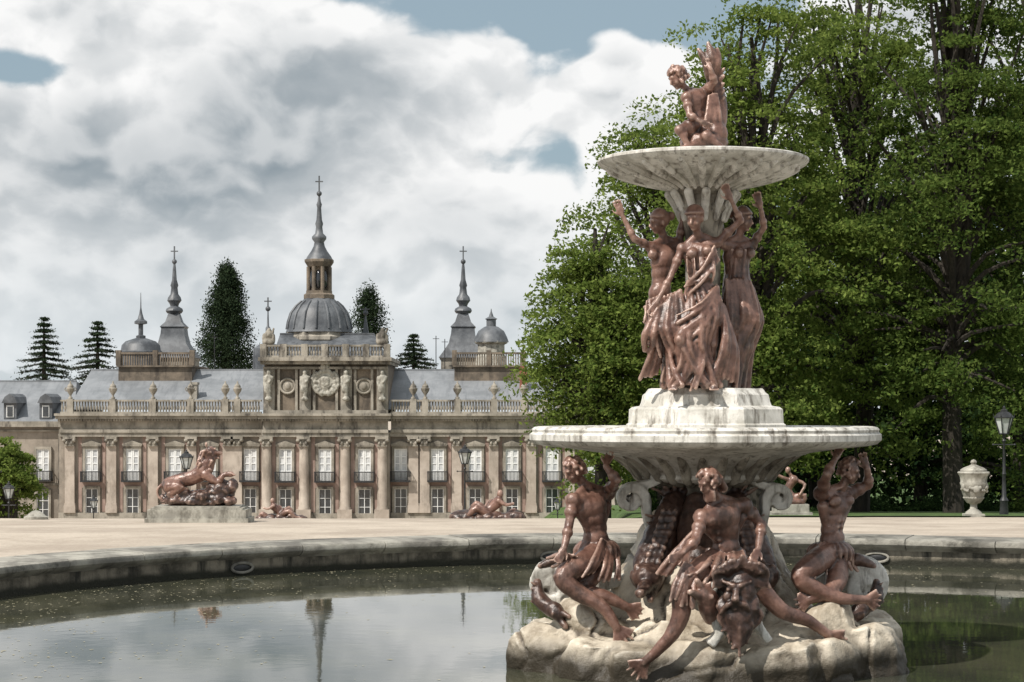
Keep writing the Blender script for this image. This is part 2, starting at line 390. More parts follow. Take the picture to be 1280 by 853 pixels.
def hair(c,up,fd,s,parent,mat='bronze',bun=False,n=70,long=0,wave=False):
    S=MB(); up=up.normalized(); fd=(fd-up*fd.dot(up)).normalized(); rt=fd.cross(up); i=0
    S.ell(c+up*.022*s-fd*.014*s,(.084*s,.092*s,.094*s),(rt,fd,up))
    if wave:
        for i in range(17):
            a=(i-8)/8*1.45; st=c+fd*.078*s*math.cos(a)+rt*.082*s*math.sin(a)+up*(.045+.02*math.cos(a))*s
            md=c+rt*.075*s*math.sin(a)+up*(.105*math.cos(a*.8)+.01)*s-fd*.01*s; en=c-fd*.10*s+up*.035*s
            S.chain([st,md,en],[.016*s,.021*s,.024*s],7,4)
        n=0
    i=0
    while i<n:
        d=Vector((random.gauss(0,1),random.gauss(0,1),random.gauss(0,1))).normalized()
        a=d.dot(fd); b=d.dot(up)
        if a>.35 and b<.55: continue
        if b<-.55: continue
        i+=1
        q=c+up*.02*s+(rt*d.dot(rt)*.090+fd*a*.097+up*b*.104)*s; r=random.uniform(.016,.030)*s
        S.cap(q,q+Vector((random.uniform(-1,1),random.uniform(-1,1),-.8))*.026*s,r,r*.7,8)
    if bun: S.ell(c-fd*.12*s+up*.03*s,.045*s)
    if long:
        for k in range(8):
            q=c-fd*.07*s+rt*random.uniform(-.07,.07)*s
            S.chain([q,q-up*.1*s-fd*.03*s,q-up*long*s+rt*random.uniform(-.04,.04)],[.028*s,.026*s,.012*s],8,3)
    return sculpt('hair',S,mat,parent,.010*max(s,.8),1)
def hand(S,wr,tip,s,curl=.3,lat=None):
    h=(tip-wr).normalized()
    lat=lat or h.cross(Vector((0,-1,0))); 
    if lat.length<.1: lat=h.cross(UP)
    lat=lat.normalized(); nn=lat.cross(h)
    S.ell(wr+h*.05*s,(.040*s,.018*s,.055*s),(lat,nn,h))
    for k,(o_,ln) in enumerate(((-.032,.075),(-.011,.088),(.011,.083),(.031,.066))):
        b=wr+h*.09*s+lat*o_*s; d1_=(h+lat*o_*5).normalized(); m_=b+d1_*ln*.5*s; e=m_+(d1_+nn*curl*1.4).normalized()*ln*.5*s
        S.cap(b,m_,.0115*s,.0105*s,7); S.cap(m_,e,.0105*s,.009*s,7)
    b=wr+h*.03*s-lat*.035*s; m_=b+(h*.7-lat*.7).normalized()*.04*s; S.cap(b,m_,.014*s,.012*s,7); S.cap(m_,m_+(h-lat*.2).normalized()*.035*s,.012*s,.010*s,7)
def arm(S,sh,el,wr,tip,s,m=1):
    S.ell(sh,.064*s*m); S.cap(sh,el,.053*s*m,.038*s*m); S.ell(sh.lerp(el,.45),.055*s*m)
    S.cap(el,wr,.040*s*m,.026*s*m); S.ell(el.lerp(wr,.28),.045*s*m); S.cap(wr,wr+(tip-wr).normalized()*.03*s,.026*s,.027*s); hand(S,wr,tip,s)
def leg(S,hi,kn,an,to,s,fd):
    S.cap(hi,kn,.092*s,.058*s,12); S.ell(hi.lerp(kn,.35),.088*s); S.ell(kn+fd*.01,.058*s)
    S.cap(kn,an,.052*s,.033*s); S.ell(kn.lerp(an,.3)-fd*.018*s,.054*s)
    hd=an-(to-an).normalized()*.03*s-UP*.02*s; S.cap(hd,to,.036*s,.028*s)
    lt=(to-an).cross(UP).normalized()
    for k in range(5): S.cap(to+lt*(k-2)*.017*s-UP*.008,to+lt*(k-2)*.02*s+(to-an).normalized()*.035*s-UP*.014,.012*s,.010*s,6)
def torso(S,pel,che,nec,hea,shl,shr,s,fd,female=False,m=1):
    side=(shl-shr).normalized(); up=(che-pel).normalized(); wa=pel.lerp(che,.52); ax=(side,up.cross(side).normalized(),up)
    fd=(fd-up*fd.dot(up)).normalized()
    if female: wa=wa+side*.016
    S.ell(che,((.142 if female else .158)*s*m,.102*s*m,.145*s),ax,14,10); S.ell(che.lerp(wa,.5),((.118 if female else .136)*s*m,.092*s*m,.14*s),ax,14,10)
    S.ell(wa,((.098 if female else .116)*s*m,.082*s*m,.13*s),ax,14,10)
    S.ell(pel,((.152 if female else .138)*s*m,.112*s*m,.12*s),ax,14,10)
    S.ell(wa.lerp(pel,.5)+fd*.02*s,(.116*s*m,.098*s*m,.11*s),ax,14,10)
    for k in (shl,shr):
        S.cap(che+up*.08*s,k,.074*s*m,.056*s*m); S.cap(nec,k,.040*s,.044*s)
        c=che.lerp(k,.42)+fd*(.085 if female else .074)*s*m
        if female: S.ell(c-up*.015*s,.054*s)
        else:
            S.ell(c,(.080*s,.047*s,.055*s),ax)
            S.cap(nec+fd*.04*s-up*.01*s,k+fd*.02*s,.014*s,.014*s)
            lt=che.lerp(k,.75)-up*.10*s; S.cap(lt,wa+side*(.09 if k is shl else -.09)*s,.052*s*m,.035*s*m)
            for i in range(4): S.cap(wa+side*(.10 if k is shl else -.10)*s*m+up*(.12-.035*i)*s+fd*.035*s,wa+side*(.055 if k is shl else -.055)*s+up*(.09-.035*i)*s+fd*.078*s,.015*s,.012*s,7)
        q=pel+side*(.08 if k is shl else -.08)*s-fd*.07*s-up*.03*s; S.ell(q,.082*s)
    if not female:
        for i in range(3):
            for k in (-1,1): S.ell(wa+up*(.07-.06*i)*s+side*k*.03*s+fd*.084*s*m,(.026*s,.02*s,.024*s),ax)
    S.cap(nec-up*.03*s,hea-UP*.03*s,.054*s if not female else .046*s,.047*s if not female else .042*s)
def skirt(S,rings,n,r,twist=.0,jit=.25,seed=1,inner=.86,wv=.24):
    rd=random.Random(seed); 
    ph=[rd.uniform(-.14,.14) for _ in range(n)]; rr=[rd.uniform(.55,1.35)*r for _ in range(n)]
    for k in range(n):
        pts=[];ra=[]; q0=rd.uniform(-1,1)
        for i,(c,rx,ry) in enumerate(rings):
            t=i/(len(rings)-1); a=2*PI*k/n+twist*t+ph[k]*t*2+wv*math.sin(t*5+k*.9)*t; q=1+(rd.uniform(-jit,jit)*.3+q0*.10)*t
            pts.append(Vector(c)+Vector((rx*q*math.cos(a),ry*q*math.sin(a),0))); ra.append(rr[k]*(.5+.7*t))
        S.chain(pts,ra,7,3)
    vs=[];fs=[];N=18
    for i,(c,rx,ry) in enumerate(rings):
        for k in range(N): a=2*PI*k/N; vs.append(Vector(c)+Vector((rx*inner*math.cos(a),ry*inner*math.sin(a),0)))
    for i in range(len(rings)-1):
        for k in range(N): fs.append((i*N+k,i*N+(k+1)%N,(i+1)*N+(k+1)%N,(i+1)*N+k))
    fs.append(tuple(range(N-1,-1,-1))); fs.append(tuple((len(rings)-1)*N+k for k in range(N))); S.add(vs,fs)
def folds(S,top,bot,n,r,sag=.05,seed=1,bow=(0,0,0)):
    rd=random.Random(seed); t0,t1=[Vector(x) for x in top]; b0,b1=[Vector(x) for x in bot]; bow=Vector(bow)
    for k in range(n):
        u=k/(n-1); a=t0.lerp(t1,u); b=b0.lerp(b1,u)+Vector((0,0,rd.uniform(-.05,.05)))
        mpt=a.lerp(b,.5)+bow+Vector((rd.uniform(-1,1)*.02,rd.uniform(-1,0)*.04,-sag*rd.random()))
        q=r*rd.uniform(.6,1.3); S.chain([a,mpt,b],[q*.8,q*1.1,q*.8],7,4)
def tail(S,pts,rad,fin=.2):
    S.chain(pts,rad,12,5)
    d=(Vector(pts[-1])-Vector(pts[-2])).normalized(); e=Vector(pts[-1])
    lat=d.cross(Vector((0,-1,0))).normalized()
    for k in range(-3,4):
        dd=(d*1+lat*k*.38).normalized(); S.cap(e-d*.03,e+dd*fin*(1-.08*abs(k)+(.1 if k%2 else 0)),.03,.014,7)
AX=1.928; FY=20.0
fountain=thing('fountain','tall two tiered stone fountain with reddish bronze figures standing in the pool','fountain',(AX,FY,WZ))
def pr(lst): return [((a/125.0),)+((H-b)/125.0,)+tuple(c) for a,b,*c in lst]
# rock base
S=MB(); S.lathe([(1.80,-2.85),(1.82,-2.5),(1.74,-2.36),(1.52,-2.22),(1.22,-2.05),(.98,-1.84),(.8,-1.5),(.65,-1.2),(.5,-1.0)],(AX,FY,0),40,mod=5)
def rock(S,c,rx,ry,rz,seed,tilt=0):
    r=random.Random(seed); m_=Matrix.Rotation(tilt,3,'Y')@Matrix.Rotation(r.uniform(-.5,.5),3,'Z')@Matrix.Rotation(r.uniform(-.15,.15),3,'X')
    n=9; e=[r.uniform(.84,1.12) for _ in range(n)]
    vs=[];fs=[]
    for (zz,sc) in ((-1,.98),(.35,1.0),(.85,.88),(1.0,.62)):
        ox=r.uniform(-.06,.06)
        for k in range(n):
            a=2*PI*k/n+zz*.1; vs.append(c+m_@Vector((rx*sc*e[k]*math.cos(a)+ox*rx,ry*sc*e[k]*math.sin(a),rz*(zz+r.uniform(-.12,.12)))))
    for i in range(3):
        for k in range(n): fs.append((i*n+k,i*n+(k+1)%n,(i+1)*n+(k+1)%n,(i+1)*n+k))
    fs.append(tuple(range(n-1,-1,-1))); fs.append(tuple(3*n+k for k in range(n))); S.add(vs,fs)
for i,(px,py,dy,rx,ry,rz,tilt) in enumerate(((698,826,-.35,.46,.6,.34,.16),(706,814,.4,.4,.5,.30,.1),(752,840,-1.0,.46,.4,.34,.06),(812,844,-1.3,.44,.36,.30,-.05),(880,852,-1.5,.46,.34,.34,.08),(962,848,-1.45,.56,.40,.36,-.08),(1022,838,-1.2,.48,.4,.34,-.12),(1066,828,-.75,.50,.5,.38,-.14),(1078,818,-.1,.40,.6,.34,-.1),(1074,800,.6,.4,.5,.3,0),(880,800,1.4,1.2,.5,.4,0),
    (742,786,-.65,.42,.36,.20,.4),(1026,790,-.8,.42,.36,.24,-.4),(840,808,-1.15,.40,.3,.22,.15),(975,814,-1.2,.44,.3,.24,-.2),(905,824,-1.35,.40,.25,.22,0))):
    rock(S,W(px,py,dy),rx,ry,rz,i+3,tilt)
def ridg(p,k):
    n1=abs(noise.noise(Vector((p.x,p.y,p.z*1.6))*1.3+Vector((3,1,7)))); n2=abs(noise.noise(p*3.1+Vector((5,2,1))))
    return .6*k-1.9*max(0,.08-n1)*4-.7*max(0,.06-n2)*4+.25*noise.noise(Vector((p.x*2,p.y*2,p.z*9)))
sculpt('rock_base',S,'rock',fountain,.024,3,.06,2.0,ridg)
# stem, bowls
S=MB(); S.lathe(pr([(110,745),(95,722),(68,700),(52,668),(46,640),(46,622),(54,606),(64,600),(0,598)]),(AX,FY,0),48,mod=8); stem=obj('stem',S,'marbleshade',fountain)
S=MB(); S.lathe(pr([(0,604),(58,604,.0),(78,601,.01),(85,597,.015),(84,592,.015),(92,583,.012),(108,573,.01),(130,566,.01),(168,560.5,.008),(202,557,.008),(211,555,.012),(216.5,550,.012),(216.5,543,.012),(213,540,.012),(214,537,.012),(211,534,.012),(205,533,.012),(198,534,.01),(190,541),(120,548),(0,550)]),(AX,FY,0),192,mod=8)
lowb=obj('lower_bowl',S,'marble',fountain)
S=MB()
for k in range(26):
    a=2*PI*k/26; pts=[]
    for r,z in ((58,604),(80,598),(88,587),(101,576),(117,569)): pts.append((AX+r/125*math.cos(a),FY+r/125*math.sin(a),(H-z)/125))
    S.chain(pts,[.035,.05,.055,.05,.02],8,3)
obj('gadroon_carving',S,'marbleshade',lowb)
S=MB(); S.lathe(pr([(104,548),(104,531),(101,529),(100,512),(96,509),(86,507.5),(84,503),(82,494),(78,491),(76,488),(74,486),(0,486)]),(AX,FY,0),8,rot=PI/8); obj('pedestal',S,'marble',fountain,ang=20)
UX=(878.5-640)/125
S=MB(); S.lathe(pr([(40,488),(40,474),(30,468),(24,440),(22,380),(22,300),(28,270),(34,262),(31,256),(33,246),(42,240),(40,236)]),(UX,FY,0),32); obj('column_shaft',S,'marbleshade',fountain)
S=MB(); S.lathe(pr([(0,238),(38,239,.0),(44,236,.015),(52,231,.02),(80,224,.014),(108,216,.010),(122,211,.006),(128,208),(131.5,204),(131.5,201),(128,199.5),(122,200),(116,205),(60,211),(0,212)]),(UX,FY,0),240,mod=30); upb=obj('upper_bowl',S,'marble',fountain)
S=MB()
for k in range(30):
    a=2*PI*k/30; pts=[]
    for r,z in ((42,238),(54,232),(80,225),(104,217.5),(118,212.5)): pts.append((UX+r/125*math.cos(a),FY+r/125*math.sin(a),(H-z)/125))
    S.chain(pts,[.02,.030,.040,.045,.028],7,3)
obj('gadroon_carving',S,'marble',upb)
S=MB(); S.ell((UX,FY,(H-252)/125),(.26,.26,.05)); 
for k in range(12):
    a=2*PI*k/12; S.chain([(UX+.22*math.cos(a),FY+.22*math.sin(a),(H-275)/125),(UX+.27*math.cos(a),FY+.27*math.sin(a),(H-258)/125),(UX+.34*math.cos(a),FY+.34*math.sin(a),(H-244)/125)],[.03,.04,.045],8,3)
obj('capital',S,'marble',fountain)
def spiral(c,r0,turns,sgn,start,n=40):
    return [c+Vector((math.cos(start+sgn*2*PI*turns*i/n)*r0*(1-.82*i/n),0,math.sin(start+sgn*2*PI*turns*i/n)*r0*(1-.82*i/n))) for i in range(n+1)]
for px,py,dy,sg in ((692,733,-.2,1),(1076,731,-.2,-1)):
    S=MB(); c=W(px,py,dy); sp_=spiral(c,.215,1.2,sg,PI/2)
    S.sweep(sp_,(0,1,0),.40,.12); S.ell(c,(.12,.2,.12))
    S.sweep([W(px-2*sg,706,dy),W(px+sg*30,710,dy),W(px+sg*60,730,dy*.8),W(px+sg*95,722,dy*.5),W(px+sg*125,690,0)],(0,1,0),.40,.12)
    sculpt('scroll_volute',S,'marble',fountain,.018,1,.012,6)
for sg,px in ((1,797),(-1,965)):
    for dy in (-.35,.45):
        S=MB(); c=W(px-sg*8,624,dy); q=spiral(c,.14,1.2,sg,(0 if sg>0 else PI),30); q=q[::-1]
        q+= [W(px+sg*10,640,dy),W(px+sg*16,665,dy*.9),W(px+sg*10,695,dy*.9),W(px-sg*5,720,dy)]
        S.sweep(q,(0,1,0),.22,.08,.3); S.ell(c,(.05,.12,.05)); S.sweep([W(px-sg*6,608,dy),W(px+sg*14,606,dy),W(px+sg*30,598,dy)],(0,1,0),.22,.07); sculpt('scroll_bracket',S,'marble',fountain,.014,1,.008,8)
S=MB(); c=W(918,752,-1.62)
S.ell(c,(.20,.14,.36)); S.sweep([c+Vector((-.10,-.08,.24)),c+Vector((-.22,-.1,.15)),c+Vector((-.23,-.1,-.08)),c+Vector((-.16,-.1,-.28)),c+Vector((-.24,-.1,-.38))],(0,1,0),.18,.08)
S.sweep([c+Vector((.17,-.05,-.05)),c+Vector((.20,-.08,-.22)),c+Vector((.30,-.1,-.36))],(0,1,0),.18,.08)
sculpt('mask_cartouche',S,'marble',fountain,.018,1,.012,6)
def F_(x,y,z): return Vector((x,y,z)).normalized()
def figure(name,label,J,s,fd,hf,mat='bronze',female=False,m=1,legs=True,extra=None,parts=(),beard=False,hs=1,hairkw={}):
    S=MB(); torso(S,J['pel'],J['che'],J['nec'],J['hea'],J['shl'],J['shr'],s,fd,female,m)
    hu=(J['hea']-J['nec']).normalized()*.6+UP*.4
    head(S,J['hea'],hu,hf,s*hs,beard)
    for k in 'lr':
        if 'el'+k in J: arm(S,J['sh'+k],J['el'+k],J['wr'+k],J['ti'+k],s,m*(.86 if female else 1.05))
        if legs and 'kn'+k in J: leg(S,J['hi'+k],J['kn'+k],J['an'+k],J['to'+k],s*m,fd)
    if extra: extra(S)
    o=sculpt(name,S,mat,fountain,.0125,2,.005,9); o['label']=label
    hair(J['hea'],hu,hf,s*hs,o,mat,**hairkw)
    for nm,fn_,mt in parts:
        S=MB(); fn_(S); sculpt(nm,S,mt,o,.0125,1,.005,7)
    return o
def drC(S):
    skirt(S,[(W(873,352,-.43),.11,.095),(W(877,370,-.44),.165,.14),(W(874,398,-.48),.205,.185),(W(862,430,-.50),.215,.20),(W(862,458,-.47),.235,.22),(W(864,482,-.46),.29,.27)],18,.029,1.2,seed=3)
    folds(S,(W(893,308,-.52),W(899,325,-.50)),(W(856,354,-.54),W(862,366,-.56)),6,.018,bow=(0,-.04,-.02))
    folds(S,(W(859,314,-.51),W(891,318,-.51)),(W(862,352,-.53),W(890,350,-.53)),8,.014,seed=4,bow=(0,-.03,0))
    folds(S,(W(850,364,-.50),W(822,386,-.56)),(W(876,446,-.66),W(806,440,-.52)),8,.028,seed=5,bow=(-.05,-.05,-.02))
    folds(S,(W(896,356,-.5),W(902,376,-.52)),(W(846,398,-.66),W(852,446,-.68)),7,.024,seed=6,bow=(.02,-.06,-.02))
    folds(S,(W(854,424,-.68),W(880,420,-.64)),(W(836,480,-.62),W(870,483,-.72)),6,.024,seed=16,bow=(.04,-.01,0))
    folds(S,(W(900,378,-.46),W(906,386,-.38)),(W(892,470,-.60),W(920,483,-.46)),6,.030,seed=17,bow=(.06,-.02,0))
    folds(S,(W(812,392,-.56),W(824,386,-.5)),(W(800,470,-.46),W(834,474,-.44)),6,.028,seed=18,bow=(.06,0,0))
J=dict(pel=W(878,374,-.44),che=W(874,321,-.42),nec=W(873,294,-.42),hea=W(869,273,-.48),shl=W(853,311,-.42),shr=W(897,303,-.42),
 elr=W(926,276,-.46),wrr=W(914,250,-.55),tir=W(903,227,-.6),ell=W(838,346,-.48),wrl=W(822,376,-.55),til=W(814,391,-.58),
 hil=W(864,386,-.46),hir=W(890,386,-.46),knl=W(850,425,-.68),anl=W(852,472,-.6),tol=W(842,484,-.78),knr=W(890,430,-.5),anr=W(888,473,-.52),tor=W(892,484,-.76))
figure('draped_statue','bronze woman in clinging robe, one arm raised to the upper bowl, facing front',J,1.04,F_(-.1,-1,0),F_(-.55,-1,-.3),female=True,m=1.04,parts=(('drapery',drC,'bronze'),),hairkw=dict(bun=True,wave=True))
def drL(S):
    folds(S,(W(836,366,-.05),W(845,372,.1)),(W(842,470,-.1),W(868,478,0)),6,.03,seed=8,bow=(.04,-.03,0))
    folds(S,(W(808,376,-.25),W(844,366,-.18)),(W(804,402,-.28),W(848,432,-.2)),9,.022,seed=9,bow=(0,-.05,-.05))
    folds(S,(W(806,384,-.2),W(818,380,-.25)),(W(820,444,-.3),W(846,472,-.22)),6,.026,seed=19,bow=(.05,0,0))
    skirt(S,[(W(836,368,.0),.09,.10),(W(838,405,.02),.13,.13),(W(846,450,.02),.15,.15),(W(858,484,.0),.20,.17)],12,.032,.9,seed=10)
J=dict(pel=W(826,378,-.1),che=W(830,325,-.09),nec=W(831,298,-.08),hea=W(825,277,-.12),shl=W(813,309,-.17),shr=W(848,304,.0),
 ell=W(793,299,-.28),wrl=W(778,270,-.28),til=W(769,247,-.28),elr=W(854,274,-.02),wrr=W(851,250,-.05),tir=W(853,230,-.08),
 hil=W(818,386,-.17),hir=W(838,386,-.02),knl=W(812,424,-.32),anl=W(834,468,-.26),tol=W(842,483,-.40),knr=W(830,430,-.05),anr=W(852,472,-.06),tor=W(862,484,-.2))
figure('draped_statue','bronze woman at left with bare torso stretching one arm out',J,1.03,F_(-.7,-.8,0),F_(-1,-.35,.05),female=True,m=1.04,parts=(('drapery',drL,'bronze'),),hairkw=dict(bun=True,wave=True))
def drR(S):
    skirt(S,[(W(921,314,.05),.115,.105),(W(921,345,.05),.11,.105),(W(924,372,.04),.165,.15),(W(929,402,.02),.18,.175),(W(918,440,.0),.165,.165),(W(910,484,.0),.20,.19)],15,.031,-1.0,seed=12)
    folds(S,(W(938,352,-.05),W(908,350,-.12)),(W(944,412,-.1),W(900,438,-.2)),8,.025,seed=13,bow=(.04,-.04,-.04))
    folds(S,(W(940,384,-.02),W(928,388,-.12)),(W(920,474,-.12),W(900,483,-.2)),6,.028,seed=14,bow=(.06,0,0))
J=dict(pel=W(921,378,.05),che=W(921,322,.05),nec=W(923,296,.05),hea=W(928,274,.02),shl=W(905,306,-.02),shr=W(940,307,.08),
 elr=W(955,284,.0),wrr=W(951,260,-.05),tir=W(944,238,-.1),ell=W(899,275,.1),wrl=W(893,252,.1),til=W(892,236,.1),
 hil=W(912,386,0),hir=W(932,386,.05),knl=W(908,430,-.06),anl=W(902,472,-.05),tol=W(896,484,-.2),knr=W(934,424,.0),anr=W(916,472,.05),tor=W(914,484,-.1))
figure('draped_statue','bronze woman at right in heavy robe with raised bent arm, half hidden',J,1.03,F_(.7,-.7,0),F_(.8,-.5,.1),female=True,m=1.04,parts=(('drapery',drR,'bronze'),),hairkw=dict(bun=True,wave=True))
def chx(S):
    S.ell(W(880,178,0),(.25,.24,.12)); S.ell(W(893,168,-.05),(.14,.14,.14)); S.ell(W(865,182,-.1),(.12,.13,.08))
    S.chain([W(894,160,.02),W(898,135,.06),W(894,108,.06),W(889,88,.03)],[.11,.09,.08,.06],12,4)
    for (a,b,r) in (((888,94),(873,62),.055),((889,92),(885,54),.065),((891,92),(897,62),.05)):
        p0=W(a[0],a[1],.02); p1=W(b[0],b[1],0); S.chain([p0,p0.lerp(p1,.5)+Vector((.02,-.02,0)),p1],[.06,r,.02],8,4)
    for k in range(5): S.cap(W(898,130-k*9,.02),W(905,122-k*9,-.02),.035,.015,7)
    folds(S,(W(886,120,-.10),W(896,118,-.05)),(W(878,160,-.17),W(900,168,-.1)),5,.026,seed=21)
J=dict(pel=W(874,154,-.03),che=W(870,126,-.03),nec=W(860,112,-.03),hea=W(848,97,-.05),shl=W(858,122,-.13),shr=W(881,116,.02),
 ell=W(862,144,-.22),wrl=W(876,152,-.26),til=W(884,156,-.24),elr=W(893,102,-.08),wrr=W(888,86,-.12),tir=W(884,74,-.10),
 hil=W(866,158,-.1),hir=W(880,158,.0),knl=W(850,163,-.22),anl=W(860,182,-.24),tol=W(848,187,-.3),knr=W(884,170,-.22),anr=W(900,182,-.24),tor=W(908,186,-.28))
figure('cherub_statue','small bronze cherub with curly hair gripping an upright fish tail at the very top',J,.76,F_(-.8,-.6,0),F_(-1,-.5,-.25),m=1.22,hs=1.28,extra=chx,hairkw=dict(n=60))
def belt(S,c,n=16,ln=.13,seed=1):
    rd=random.Random(seed)
    for k in range(n):
        a=2*PI*k/n; q=c+Vector((.15*math.cos(a),.13*math.sin(a),0)); S.chain([q,q+Vector((.05*math.cos(a),.05*math.sin(a),-.05)),q+Vector((.07*math.cos(a),.07*math.sin(a),-ln*rd.uniform(.7,1.3)))],[.032,.034,.012],7,3)
def tL(S):
    tail(S,[W(742,694,-.80),W(724,708,-1.0),W(703,722,-1.12),W(724,742,-1.14),W(752,758,-1.18),W(772,786,-1.22)],[.13,.122,.092,.085,.066,.04],.17)
    tail(S,[W(748,698,-.66),W(738,720,-.86),W(728,738,-.98),W(756,746,-1.0),W(786,760,-1.0)],[.12,.11,.085,.068,.038],.14)
    belt(S,W(746,680,-.7),20,.16,3)
def cL(S):
    folds(S,(W(752,674,-.86),W(770,684,-.7)),(W(728,720,-1.14),W(774,722,-.88)),8,.022,seed=41,bow=(0,-.04,0))
    folds(S,(W(706,690,-1.1),W(722,696,-1.1)),(W(684,700,-.9),W(694,708,-.7)),4,.022,seed=42)
J=dict(pel=W(749,686,-.7),che=W(739,634,-.74),nec=W(733,606,-.73),hea=W(718,588,-.79),shl=W(716,626,-.90),shr=W(760,616,-.56),
 elr=W(771,600,-.9),wrr=W(757,583,-.85),tir=W(764,566,-.75),ell=W(711,658,-.98),wrl=W(705,685,-1.1),til=W(699,697,-1.14))
figure('merman_statue','bronze merman at left sitting on the scroll, one arm up under the bowl',J,1.03,F_(-.65,-.7,0),F_(-.9,-.5,-.1),m=1.15,legs=False,extra=tL,parts=(('drapery',cL,'bronze'),),hairkw=dict(n=90))
def tC(S):
    tail(S,[W(896,702,-1.42),W(876,714,-1.66),W(852,734,-1.82),W(852,766,-1.82),W(838,796,-1.82),W(806,828,-1.76)],[.135,.125,.098,.09,.066,.04],.18)
    tail(S,[W(912,704,-1.38),W(938,716,-1.55),W(956,742,-1.55),W(978,764,-1.52),W(1010,776,-1.45),W(1036,794,-1.4)],[.12,.11,.088,.078,.06,.038],.18)
    belt(S,W(905,692,-1.36),18,.12,4)
def cC(S):
    folds(S,(W(878,650,-1.52),W(868,664,-1.62)),(W(860,704,-1.72),W(822,720,-1.7)),8,.024,seed=31,bow=(-.04,-.03,0))
    folds(S,(W(878,694,-1.58),W(928,690,-1.5)),(W(852,722,-1.90),W(938,726,-1.66)),10,.024,seed=32,bow=(0,-.05,0))
    folds(S,(W(856,704,-1.8),W(872,712,-1.8)),(W(838,752,-1.9),W(866,762,-1.92)),5,.022,seed=33,bow=(-.03,-.02,0))
J=dict(pel=W(910,696,-1.36),che=W(904,647,-1.44),nec=W(897,621,-1.46),hea=W(887,603,-1.54),shl=W(877,647,-1.56),shr=W(930,632,-1.30),
 ell=W(869,676,-1.74),wrl=W(854,691,-1.86),til=W(839,699,-1.92),elr=W(952,656,-1.28),wrr=W(948,686,-1.46),tir=W(940,702,-1.58))
figure('merman_statue','bearded bronze merman in front, leaning over the stone mask',J,1.05,F_(-.45,-1,0),F_(-.85,-.6,.05),m=1.17,legs=False,extra=tC,beard=True,parts=(('drapery',cC,'bronze'),),hairkw=dict(n=90,long=.12))
def tR(S):
    tail(S,[W(1034,694,-.66),W(1016,706,-.92),W(1000,722,-1.02),W(1022,738,-1.0),W(1050,748,-1.0),W(1084,750,-.9)],[.13,.122,.092,.08,.062,.038],.15)
    tail(S,[W(1044,698,-.58),W(1046,722,-.8),W(1036,740,-.95),W(1010,750,-1.02)],[.12,.11,.08,.042],.14)
    belt(S,W(1038,682,-.58),20,.16,5)
def cR(S): folds(S,(W(1026,678,-.72),W(1056,682,-.5)),(W(1010,716,-1.06),W(1072,716,-.62)),9,.024,seed=44,bow=(0,-.03,0))
J=dict(pel=W(1036,688,-.58),che=W(1044,634,-.50),nec=W(1052,607,-.46),hea=W(1061,589,-.48),shl=W(1026,617,-.66),shr=W(1064,616,-.30),
 ell=W(1034,592,-.90),wrl=W(1044,574,-.80),til=W(1050,560,-.70),elr=W(1086,606,-.30),wrr=W(1084,586,-.40),tir=W(1078,568,-.42))
figure('merman_statue','bronze merman at right with both arms raised under the bowl edge',J,1.03,F_(.55,-.8,0),F_(.9,-.4,.3),m=1.15,legs=False,extra=tR,parts=(('drapery',cR,'bronze'),),hairkw=dict(n=80))
def tB(S):
    tail(S,[W(858,690,.9),W(830,715,1.2),W(800,740,1.3),W(780,760,1.3)],[.13,.11,.08,.05],.16)
J=dict(pel=W(864,690,.9),che=W(868,626,.85),nec=W(868,604,.85),hea=W(868,586,.85),shl=W(842,612,.85),shr=W(892,612,.85),ell=W(820,592,.7),wrl=W(806,582,.6),til=W(796,574,.6),elr=W(918,592,.8),wrr=W(932,580,.8),tir=W(940,570,.8))
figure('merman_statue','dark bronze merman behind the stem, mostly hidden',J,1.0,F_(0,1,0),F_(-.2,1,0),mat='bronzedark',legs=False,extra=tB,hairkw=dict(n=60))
def fishhead(S,c,d,s):
    d=Vector(d).normalized(); x,y,_=basis(d)
    S.ell(c,(.10*s,.10*s,.14*s),(x,y,d)); S.cap(c+d*.08*s+y*.03*s,c+d*.22*s+y*.06*s,.06*s,.03*s); S.cap(c+d*.08*s-y*.03*s,c+d*.20*s-y*.07*s,.05*s,.028*s)
    for k in (-1,1): S.ell(c+x*k*.085*s+d*.04*s,.03*s)
for sg,c0 in ((1,0),(-1,1768)):
    X_=lambda px: px if sg>0 else c0-px
    S=MB(); S.chain([W(X_(716),704,-.5),W(X_(696),700,-.6),W(X_(676),708,-.62)],[.05,.07,.03],10,5)
    S.chain([W(X_(672),728,-.55),W(X_(674),748,-.62),W(X_(690),762,-.7)],[.04,.08,.08],10,5)
    fishhead(S,W(X_(694),764,-.74),(sg*.6,-.5,-.5),.85)
    for k in range(4): S.cap(W(X_(674),736+6*k,-.6),W(X_(664),728+8*k,-.62),.026,.012,7)
    sculpt('fish_statue',S,'bronzedark',fountain,.014,1,.008,10)
